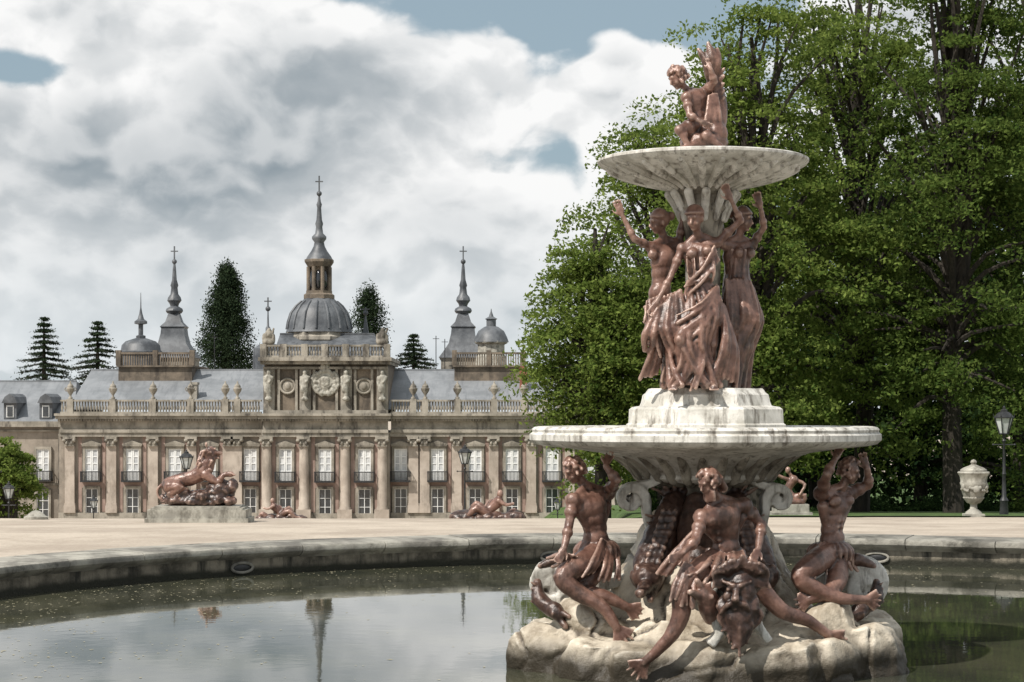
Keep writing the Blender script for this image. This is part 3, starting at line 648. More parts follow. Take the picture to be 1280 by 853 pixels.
for sg in (1,-1):
    c0=881
    S=MB(); dy=-.42
    S.chain([W(c0-sg*32,612,dy*.4),W(c0-sg*42,640,dy*1.0),W(c0-sg*54,672,dy*1.3),W(c0-sg*66,706,dy*1.5),W(c0-sg*70,728,dy*1.9)],[.09,.14,.18,.19,.14],12,5)
    S.ell(W(c0-sg*72,722,dy*2.1),(.17,.17,.14)); S.cap(W(c0-sg*72,730,dy*2.3),W(c0-sg*80,742,dy*2.9),.085,.055); S.cap(W(c0-sg*66,738,dy*2.2),W(c0-sg*68,750,dy*2.7),.07,.04)
    S.ell(W(c0-sg*84,710,dy*2.2),.04)
    for k in range(7): S.cap(W(c0-sg*50,650+k*9,dy*1.2),W(c0-sg*(74-k*2),644+k*9,dy*1.4),.035,.015,7)
    for k in range(9):
        for j in range(3): S.ell(W(c0-sg*(44+k*3+j*7-7),640+k*9,dy*(1.35+.05*k)-.12),(.035,.03,.04))
    for k in range(5): S.cap(W(c0-sg*36,625,dy*.7),W(c0-sg*(10+k*14),598+3*k,dy*.9),.04,.02,7)
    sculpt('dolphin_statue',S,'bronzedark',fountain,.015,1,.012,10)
    S=MB(); S.chain([W(c0-sg*10,630,-.5),W(c0-sg*16,665,-.65),W(c0-sg*8,700,-.9),W(c0-sg*14,725,-1.1)],[.12,.15,.17,.14],12,4); sculpt('dolphin_statue',S,'bronzedark',fountain,.018,1,.012,10)
# grotesque mask
S=MB(); c=W(925,738,-1.86)
S.ell(c,(.155,.15,.20)); S.ell(c+Vector((-.02,-.05,-.12)),(.12,.12,.13))
S.cap(c+Vector((-.045,-.14,.03)),c+Vector((-.065,-.20,-.06)),.026,.042)
for k in (-1,1):
    S.cap(c+Vector((-.045+k*.03,-.145,.055)),c+Vector((-.04+k*.12,-.10,.085)),.028,.02); S.ell(c+Vector((-.045+k*.065,-.125,.02)),(.03,.025,.022))
    S.ell(c+Vector((-.045+k*.08,-.11,-.05)),(.045,.04,.05)); S.chain([c+Vector((-.05,-.17,-.10)),c+Vector((-.05+k*.08,-.16,-.12)),c+Vector((-.05+k*.14,-.10,-.20))],[.03,.032,.012],7,4)
    S.chain([c+Vector((k*.13,.0,.02)),c+Vector((k*.20,-.03,.08)),c+Vector((k*.25,-.05,.16))],[.05,.045,.015],7,4)
S.ell(c+Vector((-.055,-.15,-.15)),(.045,.025,.022))
rd=random.Random(9)
for i in range(38):
    a=rd.uniform(-1,1); L=rd.uniform(.34,.46)*(1-.25*abs(a)); q=c+Vector((-.02+a*.14,-.11+.08*abs(a),-.14+.12*abs(a))); w_=rd.uniform(-.05,.05)
    S.chain([q,q+Vector((a*.03+w_,-.03,-L*.3)),q+Vector((a*.03-w_,-.02,-L*.65)),q+Vector((a*.01+w_,-.03,-L))],[.028,.032,.028,.010],7,3)
for i in range(30):
    a=(i/29*2-1); q=c+Vector((a*.11,-.05,.14+.07*(1-abs(a)))); w_=rd.uniform(-.04,.04); S.chain([q,q+Vector((a*.06,-.06,.07+w_)),q+Vector((a*.12+w_,-.01,.0)),q+Vector((a*.13-w_,-.02,-.12))],[.028,.032,.028,.012],7,3)
sculpt('grotesque_mask',S,'bronzedark',fountain,.013,1,.006,9)
S=MB(); fishhead(S,W(884,748,-1.85),(-.6,-.5,.5),1.0); S.chain([W(888,772,-1.75),W(886,760,-1.82),W(884,748,-1.85)],[.07,.10,.10],10,4)
for k in range(5): S.cap(W(886,758,-1.85),W(872+4*k,736-2*k,-1.88),.03,.014,7)
sculpt('fish_statue',S,'bronze',fountain,.014,1)
# ---------------------------------------------------------------- palace
D0=200.0; K=D0/F
def fx(px): return (px-640)*K
def fz(py): return (H-py)*K
def fb(mb,a,b,t_,u,y0,y1): mb.box(fx(a),fx(b),y0,y1,fz(u),fz(t_))
palace=thing('palace','long stone palace with giant columns, slate roofs and a central spired dome','palace',(fx(408),205,-10.9))
mb=MB(); fb(mb,74,800,540,662,200,222); obj('wall',mb,'stone',palace,False)
mb=MB(); fb(mb,329,488,540,662,198.6,200.1); obj('central_bay_wall',mb,'stone',palace,False)
bays=[115,166,219,262,313,359,408,457,501,547,594,640,690,740]
pil=[88,140,192,240,285,297,517,531,571,617,664,712,762]
def yf(px): return 198.6 if 329<px<488 else 200.0
for b in bays:
    mb=MB()
    fb(mb,b-17,b-12.5,546,640,yf(b)-.05,yf(b)+.01); fb(mb,b+12.5,b+17,546,640,yf(b)-.05,yf(b)+.01)
    fb(mb,b-12.5,b+12.5,603,610,yf(b)-.04,yf(b)+.01)
    obj('wall_panelling',mb,'panel',palace,False)
def entab(mb,a,b,y,ret=0):
    fb(mb,a-1,b+1,541,546,y-.35,y+.3); fb(mb,a-.5,b+.5,537,541,y-.5,y+.3); fb(mb,a,b,527,537,y-.3,y+.3)
    fb(mb,a-2,b+2,524,527,y-.6,y+.3); fb(mb,a-4,b+4,520,524,y-1.0,y+.3); fb(mb,a-5,b+5,517,520,y-1.25,y+.3)
    x=a
    while x<b: fb(mb,x,x+1.6,524,526.5,y-.85,y-.6); x+=3.4
for a,b,y in ((76,328,199.95),(489,800,199.95),(331,486,198.5)):
    mb=MB(); entab(mb,a,b,y); obj('entablature',mb,'stonetrim',palace,False)
for a,b,y in ((74,328,199.7),(489,800,199.7),(328,489,198.2)):
    mb=MB(); fb(mb,a,b,641,662,y,y+.45); obj('plinth',mb,'stonetrim',palace,False)
def capital(mb,px,y,w):
    fb(mb,px-w*.95,px+w*.95,556,558,y-.42,y+.1); fb(mb,px-w*.8,px+w*.8,550,556,y-.36,y+.1); fb(mb,px-w*1.25,px+w*1.25,546,549,y-.56,y+.1)
    for s_ in (-1,1): mb.ell((fx(px+s_*w),y-.4,fz(550.5)),(.22,.22,.2)); mb.ell((fx(px+s_*w*.5),y-.42,fz(554)),(.14,.14,.2))
for p in pil:
    mb=MB(); fb(mb,p-6,p+6,558,634,199.62,200.05); fb(mb,p-7.2,p+7.2,632,641,199.5,200.05); fb(mb,p-6.6,p+6.6,629,632,199.55,200.05)
    o=obj('pilaster',mb,'column',palace,False); mb=MB(); capital(mb,p,199.75,6); obj('capital',mb,'stonetrim',o)
for p in (336,382,433,479):
    mb=MB(); mb.lathe([(.60,fz(662)),(.60,fz(641)),(.62,fz(640)),(.58,fz(634)),(.50,fz(632)),(.50,fz(600)),(.44,fz(558))],(fx(p),198.35,0),20)
    fb(mb,p-9,p+9,636,662,197.6,198.7)
    o=obj('column',mb,'column',palace); mb=MB(); capital(mb,p,198.2,6.5); obj('capital',mb,'stonetrim',o)
def window(px,t_,u,y,hw,kind,parent=None,ped=True):
    parent=parent or palace
    mb=MB(); fb(mb,px-hw-3,px-hw,t_-3,u,y-.22,y+.02); fb(mb,px+hw,px+hw+3,t_-3,u,y-.22,y+.02); fb(mb,px-hw,px+hw,t_-3,t_,y-.22,y+.02)
    if kind=='up' and ped:
        fb(mb,px-hw-4,px+hw+4,t_-4.8,t_-3,y-.36,y+.02)
        w_=hw+4.5; mb.prism([(fx(px-w_),fz(t_-4.8)),(fx(px+w_),fz(t_-4.8)),(fx(px+w_),fz(t_-5.8)),(fx(px),fz(t_-10)),(fx(px-w_),fz(t_-5.8))],y-.38,y+.02)
    o=obj('window',mb,'stonetrim',parent,False)
    mb=MB(); fb(mb,px-hw,px+hw,t_,u,y-.03,y+.0); obj('pane',mb,'curtain' if kind=='up' else 'glass',o,False)
    mb=MB()
    if kind=='up':
        for s_ in (-1,1):
            e=px+s_*hw; i_=px+s_*.2
            for xa,xb in ((e,e-s_*1.5),(i_,i_+s_*1.5)): a,b=sorted((xa,xb)); fb(mb,a,b,t_,u,y-.09,y-.035)
            a,b=sorted((i_+s_*1.5,e-s_*1.5))
            for z0,z1 in ((t_,t_+1.4),(t_+9.5,t_+10.7),(t_+18,t_+19.2),(t_+27,t_+40)): fb(mb,a,b,z0,min(z1,u),y-.085,y-.036)
        obj('casement',mb,'white',o,False)
        mb=MB(); yb=y-.95
        for x in np.arange(px-hw-4,px+hw+4.1,1.7): mb.box(fx(x)-.03,fx(x)+.03,yb,yb+.04,fz(602),fz(590))
        fb(mb,px-hw-4.5,px+hw+4.5,589.0,590.2,yb-.03,yb+.07); fb(mb,px-hw-4.5,px+hw+4.5,600.5,602.5,yb-.05,y)
        for s_ in (-1,1):
            xx=fx(px+s_*(hw+4.3)); mb.box(xx-.03,xx+.03,yb,y,fz(590.2),fz(589.4))
            for yy in np.arange(yb+.15,y,.16): mb.box(xx-.02,xx+.02,yy,yy+.03,fz(601),fz(590))
        obj('balcony',mb,'iron',parent,False)
    else:
        for x in (px-hw,px-.4,px+hw-.8): fb(mb,x,x+.8,t_,u,y-.09,y-.035)
        z=t_
        while z<u: fb(mb,px-hw,px+hw,z,z+.6,y-.085,y-.036); z+=11
        obj('window_bars',mb,'white',o,False)
for b in bays:
    y=yf(b)-.02; window(b,561,602,y,8,'up'); window(b,611,646,y,7.5,'low')
def balus(mb,a,b,t_,u,y,posts,step=3.6,th=.3):
    fb(mb,a,b,t_,t_+2.2,y-th,y+th); fb(mb,a,b,u-2.2,u,y-th,y+th)
    x=a+step/2
    while x<b:
        if all(abs(x-p)>4.2 for p in posts):
            z0,z1=fz(u-2.2),fz(t_+2.2); h=z1-z0
            mb.lathe([(.055,z0),(.09,z0+h*.15),(.13,z0+h*.35),(.06,z0+h*.7),(.1,z1)],(fx(x),y,0),6)
        x+=step
    for p in posts: fb(mb,p-4,p+4,t_-1,u,y-th-.06,y+th+.06)
urns=[90,143,193,240,283,298,517,532,572,618,655,700,750]
mb=MB(); balus(mb,78,328,500,517,199.3,[p for p in urns if p<329]); obj('balustrade',mb,'stonetrim',palace,ang=50)
mb=MB(); balus(mb,489,800,500,517,199.3,[p for p in urns if p>489]); obj('balustrade',mb,'stonetrim',palace,ang=50)
for p in urns:
    mb=MB(); z=fz(499)
    mb.lathe([(.2,z),(.22,z+.15),(.10,z+.25),(.12,z+.4),(.38,z+.8),(.44,z+1.05),(.30,z+1.15),(.34,z+1.25),(.2,z+1.45),(.06,z+1.6),(.09,z+1.7),(0,z+1.8)],(fx(p),199.3,0),12)
    if p%3==0:
        for k in (-1,1): mb.tube([(fx(p)+k*.4,199.3,z+.75),(fx(p)+k*.58,199.3,z+.95),(fx(p)+k*.42,199.3,z+1.2)],.05,6)
    obj('urn',mb,'stonetrim',palace,ang=60)
mb=MB(); fb(mb,332,485,450,517,199.1,212); at=obj('attic_wall',mb,'attic',palace,False)
mb=MB()
fb(mb,331,486,513,517.2,198.6,199.3); fb(mb,331,486,459,462,198.7,199.2); fb(mb,328,489,452,456,198.2,212.5); fb(mb,326,491,447.5,452,197.8,213)
for p in (338,350,372,383,394,422,434,445,466,479): fb(mb,p-1.6 if p not in(338,383,434,479) else p-7,p+1.6 if p not in(338,383,434,479) else p+7,462,513,198.85,199.2)
obj('attic_cornice',mb,'stonetrim',palace,False)
mb=MB(); balus(mb,328,489,432,447.5,198.4,[332,357,383,408,434,459,485]); obj('attic_balustrade',mb,'stonetrim',palace,ang=50)
for p in (338,383,434,479):
    S=MB(); y=198.5
    S.ell((fx(p),y,fz(466)),(.22,.24,.28)); S.ell((fx(p),y,fz(475)),(.45,.3,.55)); S.cap((fx(p)-.4,y,fz(472)),(fx(p)-.45,y-.15,fz(482)),.15,.12); S.cap((fx(p)+.4,y,fz(472)),(fx(p)+.15,y-.3,fz(478)),.15,.12)
    S.cap((fx(p),y,fz(480)),(fx(p),y,fz(497)),.34,.2); S.ell((fx(p),y,fz(499)),(.4,.3,.25)); S.ell((fx(p)-.2,y-.1,fz(486)),(.25,.25,.5))
    sculpt('atlas_statue',S,'urnstone',palace,.09,1,.05,1.5)
for p in (361,456):
    mb=MB(); q=[Vector((fx(p)+.72*math.cos(a),198.95,fz(483)+.72*math.sin(a))) for a in [2*PI*i/24 for i in range(25)]]; mb.tube(q,.12,8)
    mb.ell((fx(p),199.05,fz(483)),(.6,.12,.6),None,20,8); mb.ell((fx(p),198.9,fz(483)),(.28,.14,.36)); obj('medallion',mb,'stonetrim',palace)
S=MB(); c=Vector((fx(408),198.9,fz(478)))
S.ell(c,(.85,.22,1.0),None,16,10)
for k in range(16):
    a=2*PI*k/16; q=c+Vector((1.0*math.cos(a),-.05,1.15*math.sin(a))); S.ell(q,(.24,.2,.24))
S.ell(c+Vector((0,-.05,1.5)),(.55,.25,.35)); S.ell(c+Vector((0,-.2,.1)),(.45,.15,.55))
for k in (-1,1): S.chain([c+Vector((k*.9,0,.9)),c+Vector((k*1.3,0,.3)),c+Vector((k*1.1,0,-.7)),c+Vector((k*.3,0,-1.3))],[.2,.22,.2,.15],8,3)
for k in range(5): S.ell(c+Vector((-.4+.2*k,-.1,1.85)),.11)
sculpt('coat_of_arms',S,'urnstone',palace,.06,1,.06,2.5)
for p,h in ((338,412),(479,412)):
    S=MB(); z=fz(432)
    S.ell((fx(p),198.5,z+.3),(.65,.4,.4)); S.ell((fx(p),198.5,z+.9),(.4,.35,.6)); S.ell((fx(p)-.45,198.5,z+.7),(.2,.2,.5)); S.ell((fx(p)+.45,198.5,z+.65),(.22,.2,.45)); S.ell((fx(p)+.05,198.5,z+1.45),(.22,.22,.25)); S.cap((fx(p)+.3,198.5,z+.9),(fx(p)+.5,198.5,z+1.6),.12,.1)
    sculpt('trophy_statue',S,'stonetrim',palace,.08,1,.07,1.6)
def hip(mb,a,b,pe,pr_,y0,yr,y1,ins0,ins1):
    z0=(H-pe)*y0/F; z1=(H-pr_)*yr/F; X=lambda p,y:(p-640)*y/F
    vs=[(X(a,y0),y0,z0),(X(b,y0),y0,z0),(X(b,y0),y1,z0),(X(a,y0),y1,z0),(X(a+ins0,yr),yr,z1),(X(b-ins1,yr),yr,z1)]
    mb.add(vs,[(0,1,5,4),(1,2,5),(2,3,4,5),(3,0,4)])
    mb.box(vs[4][0],vs[5][0],yr-.15,yr+.15,z1-.05,z1+.12)
mb=MB(); hip(mb,84,345,512,463,200.3,211,222,30,8); obj('roof',mb,'slate',palace,False)
mb=MB(); hip(mb,472,800,512,463,200.3,211,222,8,30); obj('roof',mb,'slate',palace,False)
mb=MB(); hip(mb,340,478,448,418,201,206,212,10,10); obj('roof',mb,'lead',palace,False)
def chim(px,t_,u,y,w=4,mat='brick'):
    mb=MB(); k=y/F; mb.box((px-w-640)*k,(px+w-640)*k,y,y+1.2,(H-u)*k,(H-t_)*k); mb.box((px-w-.8-640)*k,(px+w+.8-640)*k,y-.1,y+1.3,(H-t_-1)*k,(H-t_+2)*k); obj('chimney',mb,mat,palace,False)
chim(654,460,486,205,4.5); chim(238,462,476,212,4); chim(243,480,500,203,3,'stonetrim')
def lat(mb,px,d,prof,n=16,rot=0):
    k=d/F; mb.lathe([(max(a*k,0),(H-b)*k) for a,b in prof],((px-640)*k,d,0),n,rot)
def cross(mb,px,d,py0,py1):
    k=d/F; x=(px-640)*k; z0=(H-py0)*k; z1=(H-py1)*k; mb.box(x-.07,x+.07,d-.07,d+.07,z0,z1); zz=z0+(z1-z0)*.7; mb.box(x-.4,x+.4,d-.06,d+.06,zz-.06,zz+.06); mb.ell((x,d,z0+.15),.28)
mb=MB(); lat(mb,399,208,[(43,450),(43,428),(45,426),(45,422),(42,420),(41,414)],8,PI/8); dr=obj('dome_drum',mb,'stonetrim',palace,ang=30)
mb=MB(); lat(mb,399,208,[(42,416),(40.5,412),(39,403),(35.5,392),(29,383),(22,377),(18,373),(0,372)],24)
k=208/F
for i in range(16):
    a=2*PI*i/16; mb.tube([((399-640)*k+r*k*math.cos(a),208+r*k*math.sin(a),(H-z)*k) for r,z in ((41,412),(39.5,403),(36,392),(29.5,383),(22.5,377))],.12,6)
dome=obj('dome',mb,'lead',palace,ang=50)
mb=MB(); lat(mb,399,208,[(20,374),(20,369),(17,367),(17,364)],8,PI/8); lat(mb,399,208,[(11,366),(11,330)],8,PI/8); lat(mb,399,208,[(15,334),(17,331),(19,328),(19,325),(14,324)],8,PI/8)
for i in range(8):
    a=2*PI*i/8+PI/8; mb.tube([((399-640)*k+14*k*math.cos(a),208+14*k*math.sin(a),(H-z)*k) for z in (364,350,334)],.2,8)
ln=obj('lantern',mb,'attic',dome,ang=30)
for i in range(8):
    mb=MB(); a=2*PI*i/8; x=(399-640)*k+10.4*k*math.cos(a); y=208+10.4*k*math.sin(a); mb.ell((x,y,(H-350)*k),(.32,.32,1.0)); obj('lantern_window',mb,'glass',dome)
mb=MB(); lat(mb,399,208,[(17,325),(15,321),(10,314),(7,308),(6,303),(9,299),(9,296),(5,292),(4,284),(5,280),(3.5,275),(2.5,260),(3.5,256),(2,252),(1.2,245),(0,243)],12); cross(mb,399,208,244,220); obj('spire',mb,'lead',dome,ang=50)
for px in (218,579):
    d=220; mb=MB(); lat(mb,px,d,[(38,475),(38,452),(40,450),(40,447),(34,446)],4,PI/4); tw=obj('tower',mb,'stonetrim',palace,False)
    mb=MB(); lat(mb,px,d,[(42,448),(34,440),(25,430),(21,418),(20,411),(22,409),(14,403),(10,394),(8,390)],4,PI/4)
    lat(mb,px,d,[(9,392),(11,389),(10,386),(5,383),(6,380),(9,376),(8,372),(5,368),(4,360),(5,357),(3,350),(2,335),(1,328)],8); cross(mb,px,d,329,308); obj('spire',mb,'lead',tw,ang=40)
for a,b,sx in ((148,240,1),(568,654,1)):
    d=208; mb=MB(); k=d/F; mb.box((a-640)*k,(b-640)*k,d,d+10,(H-480)*k,(H-459)*k); mb.box((a-2-640)*k,(b+2-640)*k,d-.3,d+10.3,(H-459)*k,(H-457)*k)
    x=a+1
    while x<b:
        mb.box((x-640)*k,(x+1.4-640)*k,d,d+.2,(H-457)*k,(H-443)*k); x+=3
    mb.box((a-1-640)*k,(b+1-640)*k,d-.1,d+.3,(H-443)*k,(H-440.5)*k)
    for x in (a,(a+b)/2,b): mb.box((x-3-640)*k,(x+3-640)*k,d-.15,d+.5,(H-457)*k,(H-438)*k)
    obj('roof_terrace',mb,'attic',palace,False)
mb=MB(); lat(mb,176,214,[(24,465),(24,444),(27,442),(27,440),(25,438),(24,432),(19,427),(10,424),(7,423)],16); cp=obj('cupola',mb,'lead',palace,ang=40)
mb=MB(); lat(mb,176,214,[(6,424),(6,420),(3,419),(3,406),(8,405),(8,402),(4,399),(2,392),(.8,385),(.3,366)],8); obj('lantern',mb,'lead',cp,ang=40)
mb=MB(); lat(mb,614,214,[(22,462),(20,446),(18,444),(18,431),(22,429),(22,427)],8,PI/8); cp=obj('cupola',mb,'urnstone',palace,ang=30)
mb=MB(); lat(mb,614,214,[(22,428),(20,422),(16,414),(9,409),(6,408),(6,400),(8,399),(3,396),(1,390),(.3,386)],16); obj('cupola_roof',mb,'lead',cp,ang=40)
mb=MB(); lat(mb,335,215,[(19,475),(19,446),(18,436),(12,431),(5,429),(3,425),(3,410),(1.5,408),(1,398),(.3,376)],12); cross(mb,335,215,388,372); obj('cupola',mb,'lead',palace,ang=40)
mb=MB(); lat(mb,457,212,[(15,432),(9,424),(5,415),(3,405),(.6,392)],4,PI/4); cross(mb,457,212,393,384); obj('turret_roof',mb,'lead',palace,False)
for px,t_ in ((268,418),(545,420),(556,424)):
    mb=MB(); k=216/F; mb.tube([((px-640)*k,216,(H-470)*k),((px-640)*k,216,(H-t_)*k)],.05,6); mb.box((px-4-640)*k,(px+4-640)*k,216,216.05,(H-t_-4)*k,(H-t_-3.3)*k); obj('antenna',mb,'iron',palace)
wing=thing('palace_wing','lower stone wing with slate roof and small dormers left of the palace','building',(fx(0),206,-10.9))
mb=MB(); fb(mb,-220,73.5,534,662,202,220); obj('wall',mb,'stone',wing,False)
mb=MB(); fb(mb,-220,73,527,534,201.3,202); fb(mb,-220,73,538,540,201.8,202.01); fb(mb,-220,73,605,608,201.8,202.01); fb(mb,68,73,534,662,201.7,202.02); obj('cornice',mb,'stonetrim',wing,False)
mb=MB(); hip(mb,-220,92,527,477,201.4,210,220,10,-4); obj('roof',mb,'slate',wing,False)
for px in (-40,7,52):
    mb=MB(); fb(mb,px-8,px+8,504,524,201.8,207); mb.prism([(fx(px-10),fz(504)),(fx(px+10),fz(504)),(fx(px+6),fz(496)),(fx(px),fz(492)),(fx(px-6),fz(496))],201.5,207); o=obj('dormer',mb,'lead',wing,False)
    mb=MB(); fb(mb,px-4.5,px+4.5,507,522,201.74,201.79); obj('dormer_window',mb,'white',o,False); mb=MB(); fb(mb,px-3.5,px+3.5,508.5,521,201.70,201.735); obj('pane',mb,'glass',o,False)
for px in (-60,-6,48):
    window(px,562,602,201.97,8,'up',wing,False); window(px,616,650,201.97,7.5,'low',wing)
# ---------------------------------------------------------------- trees
def quads(C,size,up=.6,asp=.55):
    N=len(C); n=rng.normal(size=(N,3)); n[:,2]+=up*1.5; n/=np.linalg.norm(n,axis=1)[:,None]
    q=rng.normal(size=(N,3)); a=np.cross(n,q); a/=np.linalg.norm(a,axis=1)[:,None]; b=np.cross(n,a)
    s=(size*rng.uniform(.6,1.3,N))[:,None]
    return np.stack([C+a*s,C+b*s*asp,C-a*s,C-b*s*asp],1).reshape(-1,3)
def leafobj(name,C,size,mat,parent,up=.6,asp=.55):
    V=quads(C,size,up,asp); N=len(C); me=bpy.data.meshes.new(name)
    me.vertices.add(4*N); me.vertices.foreach_set('co',V.astype(np.float32).ravel())
    me.loops.add(4*N); me.loops.foreach_set('vertex_index',np.arange(4*N,dtype=np.int32))
    me.polygons.add(N); me.polygons.foreach_set('loop_start',np.arange(0,4*N,4,dtype=np.int32)); me.update(calc_edges=True); me.validate()
    return link(name,me,M[mat],parent,False)
def decid(px,d,toppy,hwpx,botpy,label,mat,nleaf=42000,size=.076,ncl=150,name='broadleaf_tree',spread=1.0):
    k=d/F; x0=(px-640)*k; zb=g(x0,d)-.1; zt=(H-toppy)*k; hw=hwpx*k; zc=(H-botpy)*k; zm=(zt+zc)/2; hz=(zt-zc)/2
    root=thing(name,label,'tree',(x0,d,zb),'broadleaf trees beyond the pool')
    mb=MB(); tr=[Vector((x0,d,zb)),Vector((x0+random.uniform(-.2,.2),d,zb+(zm-zb)*.5)),Vector((x0+random.uniform(-.5,.5),d+.2,zm)),Vector((x0+random.uniform(-.6,.6),d,zm+hz*.75))]
    mb.chain(tr,[.32,.26,.19,.06],10,5)
    cl=[]
    while len(cl)<ncl:
        v=rng.normal(size=3); v/=np.linalg.norm(v); r=rng.uniform(.35,1.0)**.6
        if rng.random()<.14: r*=1.16
        az_=math.atan2(v[1],v[0]); e=1+.18*math.sin(3*az_+px)+.18*math.sin(5*v[2]+px+az_)
        zz=zm+v[2]*hz*r; w_=(1-.25*v[2]) if v[2]>0 else (1+.10*abs(v[2]))
        rr=math.sqrt(max(0,1-v[2]**2))
        q_=rr**.7/ max(rr,1e-3)
        c=np.array([x0+v[0]*q_*hw*r*e*w_,d+v[1]*q_*hw*r*e*w_,zz])
        if noise.noise(Vector(c)*.42)<-.10 and rng.random()<.75: continue
        cl.append(c)
    for i,c in enumerate(cl):
        if i%2==0:
            h=min(max(.15+.6*(c[2]-zc)/(zt-zc),.1),.9); a=Vector((x0,d,zb+(tr[-1].z-zb)*h)); e=Vector(c); 
            if e.z<a.z-1: a.z=max(zb+1.5,e.z-.5)
            mpt=a.lerp(e,.5)+Vector((random.uniform(-.4,.4),random.uniform(-.4,.4),random.uniform(.1,.7)))
            mb.chain([a,mpt,e],[.11,.075,.025],5,3)
    obj('trunk',mb,'bark',root)
    per=nleaf//ncl; P=[]
    for c in cl:
        out=np.array([c[0]-x0,c[1]-d,0]); out/=max(np.linalg.norm(out),.1)
        rx=rng.uniform(.55,1.35)*spread
        for s_ in range(3):
            n_=per//3; u=rng.uniform(0,1,n_); dirv=out+rng.normal(size=3)*np.array([.75,.75,.2]); dirv/=np.linalg.norm(dirv)
            sd_=np.cross(dirv,[0,0,1]); sd_/=max(np.linalg.norm(sd_),.1); wd=(.36*rx)*(1-.6*u)
            q=c+np.array([0,0,rng.uniform(-.5,.5)*rx])+dirv*((u-.35)*2.0*rx)[:,None]+sd_*(rng.normal(size=n_)*wd)[:,None]
            q[:,2]+= -.34*rx*u**2+rng.normal(size=n_)*.09*rx
            P.append(q)
    P=np.concatenate(P); P=P[P[:,2]>zb+.1]
    leafobj('crown',P,size,mat,root)
    return root
decid(752,64,240,64,620,'bushy bright green tree at the left end of the row, lowest crown','leaf_a',40000,ncl=160)
decid(832,68,120,88,640,'bright green tree directly behind the upper bowl of the fountain','leaf_a',46000,ncl=165)
decid(945,60,-30,98,600,'tall bright green tree rising right of the cherub','leaf_a',56000,ncl=185)
decid(1075,66,-120,112,560,'very tall green tree in the middle of the right hand group','leaf_a',54000,ncl=185)
decid(1192,60,-120,108,600,'tall tree above the stone vase with crown cut by the frame top','leaf_b',58000,ncl=200)
decid(1300,64,-100,110,620,'tall green tree at the right picture edge behind the lamp','leaf_b',46000,ncl=180)
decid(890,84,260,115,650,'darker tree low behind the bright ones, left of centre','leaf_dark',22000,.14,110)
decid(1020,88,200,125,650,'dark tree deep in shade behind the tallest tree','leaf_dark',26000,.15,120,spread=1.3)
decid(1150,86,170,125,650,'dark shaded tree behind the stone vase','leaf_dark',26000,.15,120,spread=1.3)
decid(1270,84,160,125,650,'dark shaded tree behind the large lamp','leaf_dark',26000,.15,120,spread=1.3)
decid(10,100,548,34,655,'small light green tree at the left edge before the palace','leaf_a',16000,.09,50,name='small_tree',spread=.75)
N=40000; x=rng.uniform(6,75,N); y=100+rng.uniform(-5,6,N)+.06*x; hgt=9+2.5*np.sin(x*.8)+1.5*np.sin(x*2.1+1)
z=np.array([g(a,b) for a,b in zip(x,y)])+rng.uniform(0,1,N)*hgt+.1
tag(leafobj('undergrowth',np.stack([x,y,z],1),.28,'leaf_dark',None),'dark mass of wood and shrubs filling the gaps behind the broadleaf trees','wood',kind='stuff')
N=12000; x=rng.uniform(4.5,24,N); y=rng.uniform(66,70,N)+x*.2; hgt=.35+.3*np.sin(x*1.7)+.2*np.sin(x*3.9+1)
z=np.array([g(a,b) for a,b in zip(x,y)])+rng.uniform(0,1,N)**1.5*np.maximum(hgt,.1)+.05
tag(leafobj('ground_cover',np.stack([x,y,z],1),.08,'leaf_dark',None),'low green ground cover under the trees at the lawn edge','ground cover',kind='stuff')
def conifer(px,toppy,hwpx,label,dense=1,d=262,rounded=False,basepy=480,n=14000,open_=False):
    k=d/F; x0=(px-640)*k; zb=-10.9; zt=(H-toppy)*k; hw=hwpx*k; zl=(H-basepy-10)*k
    root=thing('conifer_tree',label,'tree',(x0,d,zb),'conifers behind the palace')
    mb=MB(); mb.chain([(x0,d,zb),(x0,d,zt*.5+zb*.5),(x0,d,zt-(.1 if not rounded else 2))],[.7,.4,.06],8,3)
    P=[]; nb=int(120*dense)
    for i in range(nb):
        t_=rng.uniform(0,1)**(.8 if dense<2 else .9)
        if dense<2: t_=round(t_*13)/13*.96+rng.uniform(0,.02)
        z=zl+(zt-zl)*t_; a=rng.uniform(0,2*PI)
        if rounded: L=hw*(max(0,1-max(0,(t_-.35)/.65)**2.6))**.5*rng.uniform(.6,1.1)
        elif dense>2: L=hw*((1-t_)**.50*1.10+.02)*rng.uniform(.8,1.05)
        else: L=hw*((1-t_)**1.0*1.55+.05)*rng.uniform(.6,1.1)
        e=np.array([x0+L*math.cos(a),d+L*math.sin(a),z-(.16*L if dense<2 else 0)]); s0=np.array([x0,d,z])
        if dense<2: mb.tube([tuple(s0),tuple(e)],[.09,.03],4)
        m_=int(n/nb); u=rng.uniform(.0,1.0,m_)[:,None]**.8; q=s0+(e-s0)*u+rng.normal(size=(m_,3))*(np.array([.22,.22,.10])*(.4+.8*u) if dense<2 else np.array([.33,.33,.6])); P.append(q)
    obj('trunk',mb,'bark',root); P=np.concatenate(P); leafobj('crown',P,.15 if dense<2 else .17,'conifer',root,.3,.45)
conifer(55,396,33,'open spired conifer at far left behind the wing roof',1.3,n=11000)
conifer(122,401,36,'open spreading conifer second from the left behind the roof',1.3,n=11000)
conifer(283,338,39,'large dense cone shaped conifer left of the central dome',3,n=40000,basepy=455)
conifer(461,366,26,'dark rounded conifer just right of the dome',2,rounded=True,basepy=440,n=12000)
conifer(517,418,36,'small conifer between the dome and the right spire',1.3,n=9000)
